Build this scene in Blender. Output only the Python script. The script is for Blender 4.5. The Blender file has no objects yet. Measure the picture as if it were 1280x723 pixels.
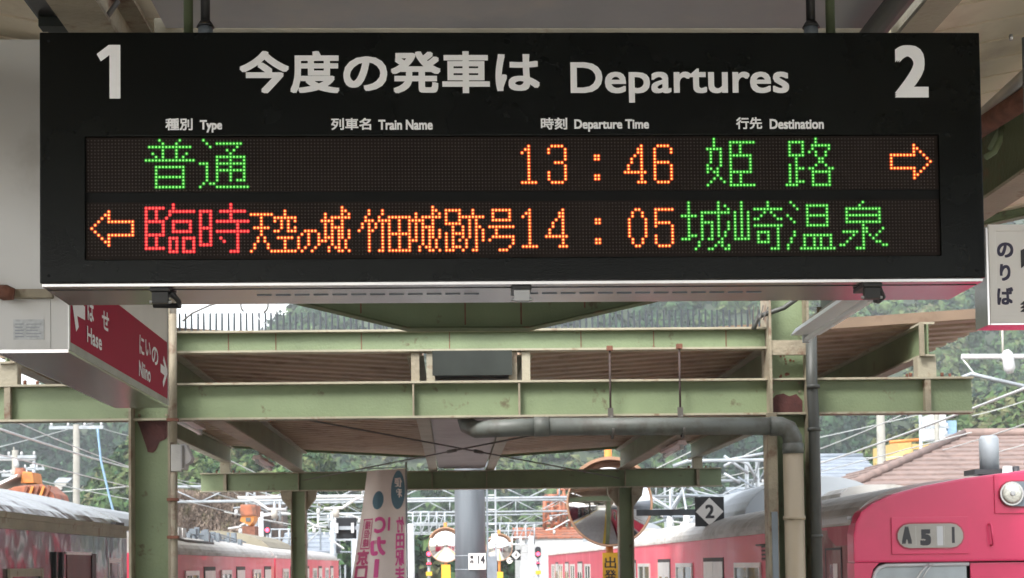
import bpy, bmesh, math, random
import numpy as np
from mathutils import Vector, Matrix
random.seed(7); rng = np.random.default_rng(7)
S = bpy.context.scene; COL = S.collection
# ---------------------------------------------------------------- camera
F, YAW, PIT, ROL, CY, EYE = 1929.03, .0393, .0405, .0132, 627.5, 1.6
_f = Vector((math.sin(YAW)*math.cos(PIT), math.cos(YAW)*math.cos(PIT), math.sin(PIT)))
_r = Vector((math.cos(YAW), -math.sin(YAW), 0)); _u = _r.cross(_f)
_r = (math.cos(ROL)*_r - math.sin(ROL)*_u).normalized(); _u = _r.cross(_f)
cd = bpy.data.cameras.new('camera'); cam = bpy.data.objects.new('camera', cd); COL.objects.link(cam)
cd.sensor_width = 36; cd.lens = F/1280*36; cd.shift_y = (CY-361.5)/1280; cd.clip_end = 5000; cd.clip_start = .05
M = Matrix((_r, _u, -_f)).transposed().to_4x4(); M.translation = (0, 0, EYE); cam.matrix_world = M
S.camera = cam
cd.dof.use_dof = True; cd.dof.focus_distance = 4.2; cd.dof.aperture_fstop = 15   # the far hills are slightly soft in the photograph
def at(px, py, Y):                                  # a pixel of the photograph at the distance Y -> a point of the place
    d = _f + _r*((px-640)/F) + _u*((CY-py)/F); d = d*(Y/d.y)
    return Vector((d.x, Y, d.z+EYE))
# ---------------------------------------------------------------- light
W = bpy.data.worlds.new('World'); S.world = W; W.use_nodes = True
nt = W.node_tree; nt.nodes.clear()
sky = nt.nodes.new('ShaderNodeTexSky'); sky.sky_type = 'NISHITA'; sky.sun_disc = False
SUN_E, SUN_R = math.radians(48), math.radians(215)
sky.sun_elevation = SUN_E; sky.sun_rotation = SUN_R; sky.air_density = 1.3; sky.dust_density = 3
hs = nt.nodes.new('ShaderNodeHueSaturation'); hs.inputs['Saturation'].default_value = .30; hs.inputs['Value'].default_value = 1.15
bg = nt.nodes.new('ShaderNodeBackground'); bg.inputs[1].default_value = .15
wo = nt.nodes.new('ShaderNodeOutputWorld')
nt.links.new(sky.outputs[0], hs.inputs['Color']); nt.links.new(hs.outputs[0], bg.inputs[0]); nt.links.new(bg.outputs[0], wo.inputs[0])
sl = bpy.data.lights.new('sun', 'SUN'); sl.energy = 1.2; sl.angle = math.radians(14); sl.color = (1, .97, .92)
so = bpy.data.objects.new('sun', sl); COL.objects.link(so)
sd = Vector((math.sin(SUN_R)*math.cos(SUN_E), math.cos(SUN_R)*math.cos(SUN_E), math.sin(SUN_E)))
so.rotation_euler = sd.to_track_quat('Z', 'Y').to_euler()
S.view_settings.view_transform = 'Standard'; S.view_settings.look = 'None'; S.view_settings.gamma = 1
S.view_settings.exposure = 1.5
S.cycles.use_denoising = True; S.cycles.max_bounces = 8; S.cycles.diffuse_bounces = 4; S.cycles.volume_bounces = 1
S.cycles.sample_clamp_indirect = 8
# ---------------------------------------------------------------- materials
def lin(c):
    return tuple(((v/255)/12.92 if v/255 <= .04045 else ((v/255+.055)/1.055)**2.4) for v in c)
MATS = {}
def mat(name, col, rough=.6, metal=0, noise=.15, scale=6, bump=0, bscale=40, col2=None, amt=.5, scale2=3, thr=.55, soft=.12,
        spec=.5, emit=None, estr=0, coat=0, streak=False, trans=0, bdist=.02):
    m = bpy.data.materials.new(name); m.use_nodes = True; MATS[name] = m
    N = m.node_tree; n = N.nodes; L = N.links; b = n['Principled BSDF']
    b.inputs['Roughness'].default_value = rough; b.inputs['Metallic'].default_value = metal
    b.inputs['Specular IOR Level'].default_value = spec
    if coat: b.inputs['Coat Weight'].default_value = coat
    tc = n.new('ShaderNodeNewGeometry')
    mp = n.new('ShaderNodeMapping'); L.new(tc.outputs['Position'], mp.inputs[0])
    if streak: mp.inputs['Scale'].default_value = (1, 1, .12)
    no = n.new('ShaderNodeTexNoise'); no.inputs['Scale'].default_value = scale; no.inputs['Detail'].default_value = 6
    L.new(mp.outputs[0], no.inputs['Vector'])
    mr = n.new('ShaderNodeMapRange'); mr.inputs['From Min'].default_value = .3; mr.inputs['From Max'].default_value = .7
    mr.inputs['To Min'].default_value = 1-noise; mr.inputs['To Max'].default_value = 1+noise
    L.new(no.outputs[0], mr.inputs[0])
    mx = n.new('ShaderNodeMix'); mx.data_type = 'RGBA'; mx.blend_type = 'MULTIPLY'; mx.inputs[0].default_value = 1
    mx.inputs[6].default_value = (*col, 1); L.new(mr.outputs[0], mx.inputs[7])
    out = mx.outputs[2]
    if col2:
        n2 = n.new('ShaderNodeTexNoise'); n2.inputs['Scale'].default_value = scale2; n2.inputs['Detail'].default_value = 8
        n2.inputs['Roughness'].default_value = .65; L.new(mp.outputs[0], n2.inputs['Vector'])
        r2 = n.new('ShaderNodeMapRange'); r2.inputs['From Min'].default_value = thr; r2.inputs['From Max'].default_value = thr+soft
        r2.inputs['To Max'].default_value = amt; L.new(n2.outputs[0], r2.inputs[0])
        m2 = n.new('ShaderNodeMix'); m2.data_type = 'RGBA'; L.new(r2.outputs[0], m2.inputs[0]); L.new(out, m2.inputs[6])
        m2.inputs[7].default_value = (*col2, 1); out = m2.outputs[2]
    L.new(out, b.inputs['Base Color'])
    if bump:
        nb = n.new('ShaderNodeTexNoise'); nb.inputs['Scale'].default_value = bscale; nb.inputs['Detail'].default_value = 4
        L.new(mp.outputs[0], nb.inputs['Vector'])
        bp = n.new('ShaderNodeBump'); bp.inputs['Strength'].default_value = bump; bp.inputs['Distance'].default_value = bdist
        L.new(nb.outputs[0], bp.inputs['Height']); L.new(bp.outputs[0], b.inputs['Normal'])
    if emit:
        b.inputs['Emission Color'].default_value = (*emit, 1); b.inputs['Emission Strength'].default_value = estr
    return m
RUST = (.16, .07, .035)
mat('green', (.175, .225, .125), .55, noise=.14, scale=2.5, col2=(.095, .065, .035), amt=.8, scale2=7, thr=.61, soft=.08, bump=.2, bscale=60)
mat('green_dark', (.085, .11, .05), .6, noise=.2, scale=4, col2=RUST, amt=.7, scale2=6, thr=.56, bump=.2)
mat('cream', (.35, .32, .24), .6, noise=.14, scale=4, col2=(.17, .095, .055), amt=.8, scale2=8, thr=.57, soft=.12, bump=.2, bscale=50)
mat('cream_rusty', (.265, .23, .165), .65, noise=.2, scale=5, col2=(.14, .07, .04), amt=.85, scale2=7, thr=.53, soft=.12, bump=.3)
mat('rust', (.17, .07, .045), .85, noise=.35, scale=14, bump=.4)
mat('primer', (.075, .022, .02), .7, noise=.3, scale=10, bump=.3)
mat('ceiling', (.80, .70, .54), .6, noise=.06, scale=1.5, col2=(.42, .31, .20), amt=.4, scale2=1.6, thr=.52)
mat('deck', (.42, .31, .225), .6, noise=.1, scale=2, col2=(.20, .12, .07), amt=.6, scale2=3, thr=.52, bump=.1)
mat('deck_darkened', (.20, .14, .095), .65, noise=.15, scale=3, col2=(.12, .07, .045), amt=.6, scale2=4)  # deck colour darkened to offset the direct light on the front edge
mat('pole_concrete', (.24, .235, .21), .8, noise=.15, scale=3)
mat('spike_steel', (.045, .055, .065), .6, noise=.1)
mat('deck_edge', (.50, .40, .31), .6, noise=.15, scale=5)
mat('gutter_panel', (.33, .325, .335), .5, noise=.15, scale=2, col2=(.46, .41, .36), amt=.5, scale2=1.5, thr=.5)
mat('gutter_dark', (.035, .04, .036), .7, noise=.2, scale=4, spec=.2)
mat('lilac', (.42, .38, .39), .6, noise=.1, scale=3)
mat('board', (.0032, .0042, .0038), .22, noise=.2, scale=8, bump=.03, bscale=260, spec=.16, col2=(.008, .010, .009), amt=.6, scale2=2.5, thr=.5, soft=.2)
mat('rod_dark', (.05, .032, .028), .7, noise=.3, scale=20)
mat('bezel', (.005, .0055, .0055), .5, noise=.1, spec=.15)
mat('panel', (.020, .0145, .0125), .6, noise=.12, scale=9, spec=.10)
mat('dot_off', (.050, .039, .034), .5, noise=.15, scale=30)
mat('print', (.90, .90, .91), .6, noise=.03)
mat('steel', (.62, .60, .60), .22, metal=1, noise=.08, scale=3, bump=.03, bscale=8)
mat('steel_dull', (.50, .50, .49), .4, metal=1, noise=.15, scale=5, bump=.04, bscale=30)
mat('black_plastic', (.012, .012, .012), .4, noise=.1)
mat('white_panel', (.60, .60, .585), .55, noise=.05, scale=2, col2=(.32, .31, .28), amt=.5, scale2=2.2, thr=.55, soft=.2)
mat('sign_white', (.82, .80, .77), .4, noise=.03)
mat('sign_red', (.36, .012, .05), .55, noise=.04, spec=.15)
mat('sticker', (.45, .47, .48), .5, noise=.2, scale=60)
mat('sticker_print', (.28, .30, .33), .5, noise=.05)
mat('ink', (.03, .03, .035), .5, noise=.05)
mat('ink_blue', (.035, .03, .07), .5, noise=.05)
mat('tube', (.88, .88, .88), .3, noise=.03)
mat('tube_pink', (.70, .58, .57), .35, noise=.04)
mat('pvc', (.12, .13, .118), .5, noise=.15, scale=3, col2=(.07, .06, .045), amt=.6, scale2=7, thr=.48, soft=.15, bump=.05)
mat('pvc_cream', (.38, .315, .225), .5, noise=.08, scale=3, col2=(.22, .165, .10), amt=.5, scale2=5, streak=True)
mat('pipe_dark', (.055, .058, .052), .5, noise=.15, scale=6)
mat('red_train', (.62, .048, .095), .4, noise=.08, scale=1.2, col2=(.68, .18, .21), amt=.6, scale2=1.6, thr=.5, soft=.22, streak=True, coat=.1)
mat('red_front', (.64, .040, .125), .34, noise=.04, scale=1.2, coat=.2, col2=(.54, .035, .10), amt=.6, scale2=2.2, thr=.48, soft=.2, bump=.03, bscale=5)
mat('red_stained', (.22, .055, .06), .55, noise=.3, scale=2, col2=(.34, .26, .24), amt=.7, scale2=2.5, thr=.45, soft=.2)
mat('red_dark', (.36, .03, .06), .5, noise=.1, scale=2, col2=(.5, .2, .22), amt=.5, scale2=2, streak=True)
mat('roof_pale', (.44, .43, .41), .55, noise=.15, scale=2, col2=(.25, .225, .19), amt=.6, scale2=2.4, thr=.5)
mat('roof_brown', (.21, .19, .14), .7, noise=.2, scale=3)
mat('ac_grey', (.25, .275, .30), .45, noise=.08, scale=2)
mat('silver_roof', (.16, .155, .175), .2, metal=.9, noise=.35, scale=3, bump=1, bscale=1.4, bdist=.08, col2=(.04, .035, .04), amt=.8, scale2=2.2, thr=.48, soft=.2)
mat('silver_body', (.055, .066, .07), .13, metal=.3, noise=.6, scale=.8, bump=1.0, bscale=.55, bdist=.12, col2=(.22, .06, .11), amt=.8, scale2=.55, thr=.55, soft=.07)  # pink and grey swirls: reflections of the crimson train put into the base colour
mat('plant_yellow', (.50, .36, .13), .6, noise=.15, col2=(.30, .20, .10), amt=.5, scale2=1)
mat('bank', (.15, .115, .09), .95, noise=.3, scale=3)
mat('clasp_steel', (.30, .30, .30), .35, metal=.9, noise=.1)
mat('dark_recess', (.012, .01, .01), .6, noise=.1)
mat('glass', (.06, .075, .08), .08, noise=.05, spec=.8)
mat('glass_pale', (.35, .40, .42), .1, noise=.1, spec=.8)
mat('alu', (.62, .62, .61), .35, metal=.6, noise=.08)
mat('door_brown', (.10, .018, .016), .45, noise=.15)
mat('galv', (.30, .33, .36), .5, metal=.1, noise=.2, scale=3)
mat('galv_dark', (.17, .20, .23), .5, metal=.1, noise=.15)
mat('white_paint', (.50, .51, .52), .45, noise=.05)
mat('wire', (.42, .44, .44), .5, noise=.05)
mat('wire_dark', (.10, .09, .08), .6, noise=.1)
mat('blue_rope', (.20, .33, .48), .6, noise=.1)
mat('concrete', (.42, .41, .385), .8, noise=.12, scale=3, bump=.2)
mat('pole_grey', (.10, .115, .13), .5, noise=.3, scale=5, streak=True, bump=.1)
mat('ballast', (.20, .165, .14), .95, noise=.5, scale=30, bump=1, bscale=40)
mat('rail', (.20, .12, .08), .4, metal=.7, noise=.2)
mat('sleeper', (.26, .25, .23), .9, noise=.2)
mat('ground', (.16, .15, .11), .95, noise=.3, scale=.3)
mat('hill', (.028, .042, .022), 1, noise=.4, scale=.08)
mat('orange', (.55, .20, .04), .5, noise=.12, col2=(.25, .10, .04), amt=.6, scale2=4, thr=.55)
mat('orange_rust', (.30, .10, .05), .6, noise=.3, scale=5, col2=(.07, .05, .04), amt=.8, scale2=3, thr=.48)
mat('yellow', (.62, .36, .03), .5, noise=.08)
mat('mirror', (.82, .83, .84), .03, metal=1, noise=.02)
mat('mirror_rim', (.38, .22, .14), .5, noise=.15)
mat('banner', (.80, .72, .67), .75, noise=.06, scale=4)
mat('banner_pink', (.72, .11, .33), .7, noise=.05)
mat('banner_red', (.52, .09, .20), .7, noise=.05)
mat('banner_blue', (.10, .20, .26), .7, noise=.1)
mat('black_sign', (.014, .016, .02), .45, noise=.1)
mat('lamp_red', (.5, .01, .02), .3, emit=(1, .05, .10), estr=3)
mat('lens', (.62, .62, .55), .12, noise=.2, scale=60, spec=.8, coat=.6)
mat('tile_roof', (.20, .145, .128), .75, noise=.2, scale=3, col2=(.12, .10, .095), amt=.6, scale2=2)
mat('slate_roof', (.20, .23, .27), .5, noise=.15, scale=2)
mat('blue_wall', (.42, .52, .60), .6, noise=.08)
mat('plaster', (.36, .345, .31), .8, noise=.1)
mat('brick_wall', (.13, .10, .085), .9, noise=.3, scale=2)
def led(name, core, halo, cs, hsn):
    a = mat(name+'_core', (.02, .02, .02), .4, emit=core, estr=cs); b = mat(name+'_lens', (.02, .02, .02), .5, emit=halo, estr=hsn)  # second material: glow around each diode, put into a dim emissive disc
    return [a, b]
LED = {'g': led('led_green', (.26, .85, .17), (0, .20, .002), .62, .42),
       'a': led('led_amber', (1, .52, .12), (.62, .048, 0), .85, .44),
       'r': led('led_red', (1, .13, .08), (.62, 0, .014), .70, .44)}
def foliage(name, ramp):
    m = bpy.data.materials.new(name); m.use_nodes = True; MATS[name] = m
    N = m.node_tree; n = N.nodes; L = N.links; b = n['Principled BSDF']; b.inputs['Roughness'].default_value = .9
    b.inputs['Specular IOR Level'].default_value = .15
    a = n.new('ShaderNodeAttribute'); a.attribute_name = 'tone'
    cr = n.new('ShaderNodeValToRGB'); cr.color_ramp.elements[0].color = (*ramp[0], 1); cr.color_ramp.elements[1].color = (*ramp[-1], 1)
    for i, c in enumerate(ramp[1:-1]):
        e = cr.color_ramp.elements.new((i+1)/(len(ramp)-1)); e.color = (*c, 1)
    L.new(a.outputs['Fac'], cr.inputs[0])
    g = n.new('ShaderNodeNewGeometry'); no = n.new('ShaderNodeTexNoise'); no.inputs['Scale'].default_value = .7; no.inputs['Detail'].default_value = 6
    L.new(g.outputs['Position'], no.inputs['Vector'])
    mr = n.new('ShaderNodeMapRange'); mr.inputs['From Min'].default_value = .35; mr.inputs['From Max'].default_value = .65
    mr.inputs['To Min'].default_value = .55; mr.inputs['To Max'].default_value = 1.4; L.new(no.outputs[0], mr.inputs[0])
    mx = n.new('ShaderNodeMix'); mx.data_type = 'RGBA'; mx.blend_type = 'MULTIPLY'; mx.inputs[0].default_value = 1
    L.new(cr.outputs[0], mx.inputs[6]); L.new(mr.outputs[0], mx.inputs[7]); L.new(mx.outputs[2], b.inputs['Base Color'])
    bp = n.new('ShaderNodeBump'); bp.inputs['Strength'].default_value = 1; bp.inputs['Distance'].default_value = .6
    L.new(no.outputs[0], bp.inputs['Height']); L.new(bp.outputs[0], b.inputs['Normal'])
foliage('leaves', [(.010, .026, .017), (.020, .050, .024), (.042, .082, .030), (.080, .120, .042), (.105, .105, .052)])
foliage('brush', [(.12, .09, .075), (.17, .13, .105), (.21, .165, .135), (.18, .14, .115), (.13, .12, .07)])
# ---------------------------------------------------------------- mesh helpers
class MB:
    def __init__(s): s.v = []; s.f = []; s.mi = []; s.sm = []
    def add(s, vs, fs, mi=0, smooth=False):
        o = len(s.v); s.v += [tuple(p) for p in vs]; s.f += [tuple(i+o for i in f) for f in fs]
        s.mi += [mi]*len(fs); s.sm += [smooth]*len(fs); return s
    def box(s, x0, x1, y0, y1, z0, z1, mi=0):
        v = [(x, y, z) for z in (z0, z1) for y in (y0, y1) for x in (x0, x1)]
        return s.add(v, [(0, 2, 3, 1), (4, 5, 7, 6), (0, 1, 5, 4), (2, 6, 7, 3), (0, 4, 6, 2), (1, 3, 7, 5)], mi)
    def tube(s, pts, r, n=8, mi=0, caps=True):
        pts = [Vector(p) for p in pts]; rings = []; vs = []
        rr = r if isinstance(r, (list, tuple)) else [r]*len(pts)
        ref = None
        for i, p in enumerate(pts):
            t = (pts[min(i+1, len(pts)-1)]-pts[max(i-1, 0)]).normalized()
            if ref is None: ref = Vector((0, 0, 1)) if abs(t.z) < .9 else Vector((1, 0, 0))
            a = t.cross(ref).normalized(); b = a.cross(t).normalized(); ref = b
            for k in range(n):
                an = 2*math.pi*k/n; vs.append(p + (a*math.cos(an)+b*math.sin(an))*rr[i])
        fs = [(i*n+k, i*n+(k+1) % n, (i+1)*n+(k+1) % n, (i+1)*n+k) for i in range(len(pts)-1) for k in range(n)]
        s.add(vs, fs, mi, n > 5)
        if caps:
            s.add(vs[:n], [tuple(range(n))], mi); s.add(vs[-n:], [tuple(reversed(range(n)))], mi)
        return s
    def bar(s, a, b, w, h, mi=0):                      # square bar between two points
        a, b = Vector(a), Vector(b); t = (b-a).normalized(); ref = Vector((0, 0, 1)) if abs(t.z) < .95 else Vector((0, 1, 0))
        x = t.cross(ref).normalized()*w/2; y = x.cross(t).normalized()*h/2
        v = [a-x-y, a+x-y, a+x+y, a-x+y, b-x-y, b+x-y, b+x+y, b-x+y]
        return s.add(v, [(3, 2, 1, 0), (4, 5, 6, 7), (0, 1, 5, 4), (1, 2, 6, 5), (2, 3, 7, 6), (3, 0, 4, 7)], mi)
    def prism(s, poly, axis, a, b, mi=0, smooth=False, caps=True):  # poly in the two other axes (x,z) for Y, (y,z) for X, (x,y) for Z
        def P(q, t): return (q[0], t, q[1]) if axis == 'Y' else ((t, q[0], q[1]) if axis == 'X' else (q[0], q[1], t))
        n = len(poly); v = [P(q, a) for q in poly]+[P(q, b) for q in poly]
        s.add(v, [(i, (i+1) % n, (i+1) % n+n, i+n) for i in range(n)], mi, smooth)
        if caps: s.add(v, [tuple(reversed(range(n))), tuple(range(n, 2*n))], mi)
        return s
    def disc(s, c, r, n=24, axis='Y', mi=0, t=.02):
        poly = [(c[0]+r*math.cos(2*math.pi*k/n), c[2]+r*math.sin(2*math.pi*k/n)) for k in range(n)]
        return s.prism(poly, 'Y', c[1], c[1]+t, mi)
    def build(s, name, mats, parent=None, bevel=0, label=None, kind=None, cat=None, group=None, fix=True):
        me = bpy.data.meshes.new(name); off = base(parent)
        me.from_pydata([(x-off[0], y-off[1], z-off[2]) for x, y, z in s.v], [], s.f)
        for m in (mats if isinstance(mats, (list, tuple)) else [mats]): me.materials.append(MATS[m] if isinstance(m, str) else m)
        me.polygons.foreach_set('material_index', s.mi); me.polygons.foreach_set('use_smooth', s.sm)
        if fix and len(s.f) < 20000:
            bm = bmesh.new(); bm.from_mesh(me)
            bmesh.ops.remove_doubles(bm, verts=bm.verts, dist=1e-5)
            bmesh.ops.recalc_face_normals(bm, faces=bm.faces)
            if bevel: bmesh.ops.bevel(bm, geom=[e for e in bm.edges if e.calc_length() > bevel*3], offset=bevel, segments=2, affect='EDGES', profile=.7, clamp_overlap=True)
            bm.to_mesh(me); bm.free()
        me.update()
        return link(name, me, parent, label, kind, cat, group)
def base(p):
    o = Vector((0, 0, 0))
    while p is not None: o += p.location; p = p.parent
    return o
def link(name, me, parent=None, label=None, kind=None, cat=None, group=None):
    o = bpy.data.objects.new(name, me); COL.objects.link(o)
    if parent is not None: o.parent = parent
    for k, v in (('label', label), ('kind', kind), ('category', cat), ('group', group)):
        if v: o[k] = v
    return o
def thing(name, label, cat, loc, group=None):
    o = link(name, None, None, label, None, cat, group); o.location = loc; o.empty_display_size = .2; return o
def share(o, parent, dx=(0, 0, 0), label=None):        # another piece sharing the mesh, under the same thing
    c = o.copy(); COL.objects.link(c); c.parent = parent; c.location = Vector(o.location)+Vector(dx)
    if label: c['label'] = label
    return c
def clone(root, loc, label=None, rz=None):             # a copy of a thing with its parts and sub-parts
    def rec(o, par):
        c = o.copy(); COL.objects.link(c)
        if par is not None: c.parent = par
        for ch in list(o.children): rec(ch, c)
        return c
    kids = list(root.children)
    r = root.copy(); COL.objects.link(r); r.location = loc
    if rz is not None: r.rotation_euler.z = rz
    for ch in kids: rec(ch, r)
    if label: r['label'] = label
    return r
_txt = {}
def glyphs(s, bold=0):                                 # outline of a string as verts/faces in its own plane, 0..1 box of its bounds
    if (s, bold) in _txt: return _txt[(s, bold)]
    cu = bpy.data.curves.new('t', 'FONT'); cu.body = s; cu.size = 1; cu.resolution_u = 4
    o = bpy.data.objects.new('t', cu); COL.objects.link(o); dg = bpy.context.evaluated_depsgraph_get(); dg.update()
    me = bpy.data.meshes.new_from_object(o.evaluated_get(dg))
    v = [(a.co.x, a.co.y) for a in me.vertices]; f = [tuple(p.vertices) for p in me.polygons]
    bpy.data.objects.remove(o); bpy.data.curves.remove(cu); bpy.data.meshes.remove(me)
    _txt[(s, bold)] = (v, f); return v, f
def text(s, O, U, V, wdt, hgt, m, parent, bold=0, name='lettering', label=None, fit=True, mirror=False):
    """string laid on the plane O + u U + v V, filling wdt x hgt metres; bold = stroke thickening in metres"""
    v, f = glyphs(s); xs = [a for a, _ in v]; ys = [b for _, b in v]
    x0, x1, y0, y1 = min(xs), max(xs), min(ys), max(ys)
    w2, h2 = wdt-2*bold, hgt-2*bold
    sx = w2/(x1-x0); sy = h2/(y1-y0) if fit else sx
    O, U, V = Vector(O), Vector(U).normalized(), Vector(V).normalized(); N = U.cross(V)
    mb = MB(); offs = [(0, 0)] if not bold else [(0, 0)]+[(bold*a_, bold*b_) for a_, b_ in ((1, 1), (1, -1), (-1, 1), (-1, -1), (1, 0), (-1, 0), (0, 1), (0, -1))]
    for i, (ox, oy) in enumerate(offs):
        vs = []
        for a, b in v:
            p = (a-x0)*sx+bold+ox; q = (b-y0)*sy+bold+oy
            if mirror: p = wdt-p
            vs.append(O+U*p+V*q+N*(.00006*i))
        mb.add(vs, f)
    return mb.build(name, m, parent, label=label, fix=False)
X3, Z3 = (1, 0, 0), (0, 0, 1)
# ---------------------------------------------------------------- the setting
g = MB(); g.add([(-900, -60, -1.32), (1100, -60, -1.32), (1100, 1400, -1.32), (-900, 1400, -1.32)], [(0, 1, 2, 3)])
g.build('ground', 'ground', kind='structure')
pf = MB(); pf.box(-2.75, 2.95, -12, 75, -1.3, -.12); pf.box(-2.9, 3.05, -12, 75, -.12, 0)
pf.build('platform', 'concrete', kind='structure')
MATS['tactile'] = mat('tactile', (.62, .42, .04), .7, noise=.1)
tl = MB(); tl.box(-2.2, -1.9, -12, 75, 0, .006); tl.box(2.05, 2.35, -12, 75, 0, .006); tl.build('tactile_strip', 'tactile', kind='structure')
bl = MB()
for xa, xb in ((-10.5, -3.0), (3.15, 11)):
    bl.prism([(xa, -1.31), (xa+.5, -1.12), (xb-.02, -1.12), (xb-.02, -1.31)], 'Y', -12, 160)
bl.build('ballast_bed', 'ballast', kind='structure')
TR = [-8.3, -4.4, 4.67, 8.9]
rl = MB(); slp = MB()
for x in TR:
    for d in (-.53, .53): rl.box(x+d-.035, x+d+.035, -12, 150, -1.09, -.96)
    for k in range(150): slp.box(x-1, x+1, -10+k*.9, -10+k*.9+.24, -1.12, -1.06)
rl.build('rails', 'rail', kind='structure'); slp.build('sleepers', 'sleeper', kind='structure')
# ---------------------------------------------------------------- steel helpers for the canopies
def ibeam(parent, a, b, wid, hgt, web='green', fl='cream', tw=.012, tf=.014, name='beam'):
    """I-beam along Y or X whose section is hgt tall; a, b: bottom-centre points"""
    o = thing_part(parent, name, a)
    alongX = abs(b[0]-a[0]) > abs(b[1]-a[1]); z0 = a[2]
    def bx(x0, x1, z1, z2, half, m, n):
        mb = MB()
        if alongX: mb.box(min(a[0], b[0]), max(a[0], b[0]), a[1]-half, a[1]+half, z1, z2)
        else: mb.box(a[0]-half, a[0]+half, min(a[1], b[1]), max(a[1], b[1]), z1, z2)
        return mb.build(n, m, o)
    bx(0, 0, z0+tf+.0005, z0+hgt-tf-.0005, tw/2, web, 'web'); bx(0, 0, z0, z0+tf, wid/2, fl, 'flange'); bx(0, 0, z0+hgt-tf, z0+hgt, wid/2, fl, 'flange')
    return o
def thing_part(parent, name, loc):                    # a part that is itself only a holder of sub-parts
    o = bpy.data.objects.new(name, None); COL.objects.link(o); o.parent = parent; o.location = Vector(loc)-base(parent); o.empty_display_size = .1; return o
def column(parent, x, y, z1, w, web='green', fl='cream_rusty'):
    o = thing_part(parent, 'column', (x, y, 0)); t = .016
    MB().box(x-w/2+t+.0005, x+w/2-t-.0005, y-.004, y+.004, 0, z1).build('web', web, o)
    for s in (-1, 1): MB().box(x+s*(w/2-t/2)-t/2, x+s*(w/2-t/2)+t/2, y-w/2, y+w/2, 0, z1).build('flange', fl, o)
    MB().box(x-w/2-.05, x+w/2+.05, y-w/2-.05, y+w/2+.05, .003, .02).build('base_plate', 'cream_rusty', o)
    return o
def strip_mesh(name, xa, xb, zc, slope, pitch, xm, depth=.06, th=.005, flat=False):
    """one folded roof plate running crosswise, xa -> xb, profile along y"""
    p = pitch; pr = [(0, 0), (p*.46, 0), (p*.54, depth), (p*.92, depth), (p, 0)]
    if flat: pr = [(0, 0), (p*.90, 0), (p*.915, depth), (p*.985, depth), (p, 0)]
    mb = MB(); n = len(pr)
    vs = []
    for x in (xa, xb):
        dz = zc+slope*abs(x-xm)
        vs += [(x, y, z+dz) for y, z in pr]+[(x, y, z+dz+th) for y, z in reversed(pr)]
    m = 2*n
    fs = [(i, (i+1) % m, (i+1) % m+m, i+m) for i in range(m)]
    for o in (0, m):
        for i in range(n-1): fs.append((o+i, o+i+1, o+m-2-i, o+m-1-i))
    mb.add(vs, fs); return mb
def bolts(mb, x, y, z, dx=.05, r=.012):
    for s in (-1, 1): mb.tube([(x+s*dx, y, z), (x+s*dx, y, z+.03)], r, 6)
# ---------------------------------------------------------------- far canopy
XM = .15
far = thing('platform_canopy', 'farther green steel canopy with brown ribbed roof, standing beyond the departure board', 'canopy', (XM, 10.5, 0))
FY = [10.5, 20.43]
COLX = [-2.01, 2.31]; OUT = [-2.97, 3.28]
c1 = [column(far, x, 10.5, 3.62, .275) for x in COLX]
c2 = [column(far, x, 20.43, 2.60, .20) for x in COLX]
for i, y in enumerate(FY):
    b = ibeam(far, (-3.29, y, 2.60), (3.60, y, 2.60), .13 if i == 0 else .16, .25, 'green', 'cream')
    for x in OUT+[-.25, .47]+([COLX[0], COLX[1]] if i else []):
        MB().box(x-.006 if x not in OUT else x-.02, x+.006 if x not in OUT else x+.02, y-.06, y-.0065, 2.6145, 2.8355).build('stiffener', 'cream_rusty', b)
# upper tie beam with spikes between the two near columns
ub = ibeam(far, (-1.87, 10.5, 3.055), (2.17, 10.5, 3.055), .11, .15, 'green', 'cream')
for x in (-1.5, -1.18, -.6, .0, .9, 1.4, 1.9):
    MB().box(x-.003, x+.003, 10.5-.009, 10.5-.0062, 3.07, 3.19).build('plate_joint', 'rust', ub)
for k, x in enumerate((-.235, -.13, .43, .52)):
    MB().box(x-.028, x+.028, 10.47, 10.53, 2.851, 3.054).build('stub_post', 'cream' if k % 2 else 'cream_rusty', far)
gb = MB().box(-.105, .41, 10.44, 20.8, 2.90, 3.05); gb.build('gutter', 'gutter_dark', far)
MB().box(-.118, .423, 10.425, 10.4395, 2.885, 3.054).build('gutter_end_plate', 'gutter_dark', far)
sp0 = None
for k in range(97):
    x = -1.83+k*.0413
    if sp0 is None:
        sp0 = MB().tube([(x, 10.5, 3.2052), (x, 10.5, 3.332)], [.0085, .0065], 5).build('spike', 'spike_steel', far)
    else:
        s = share(sp0, far, (k*.0413+random.uniform(-.003, .003), 0, 0)); s.rotation_euler = (0, 0, 0); s.scale.z = 1
        s.location.x += 0
# ribbed deck, one folded plate after another
PI_ = .27
for side, (xa, xb) in enumerate(((XM-.34, -3.55), (XM+.34, 3.93))):
    st = strip_mesh('roof_plate', xa, xb, 3.055, .062, PI_, XM).build('roof_plate', 'deck', far)
    st.location.y += 10.66
    for k in range(1, 38): share(st, far, (0, PI_*k, 0))
    MB().prism([(xa, 3.055+.062*abs(xa-XM)-.03), (xb, 3.055+.062*abs(xb-XM)-.03), (xb, 3.055+.062*abs(xb-XM)+.08), (xa, 3.055+.062*abs(xa-XM)+.08)], 'Y', 20.93, 20.96).build('end_fascia', 'green_dark', far)
    MB().prism([(xa, 3.055+.062*abs(xa-XM)+.004), (xb, 3.055+.062*abs(xb-XM)+.004), (xb, 3.055+.062*abs(xb-XM)+.075), (xa, 3.055+.062*abs(xa-XM)+.075)], 'Y', 10.63, 10.655).build('front_fascia', 'deck_darkened', far)
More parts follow.
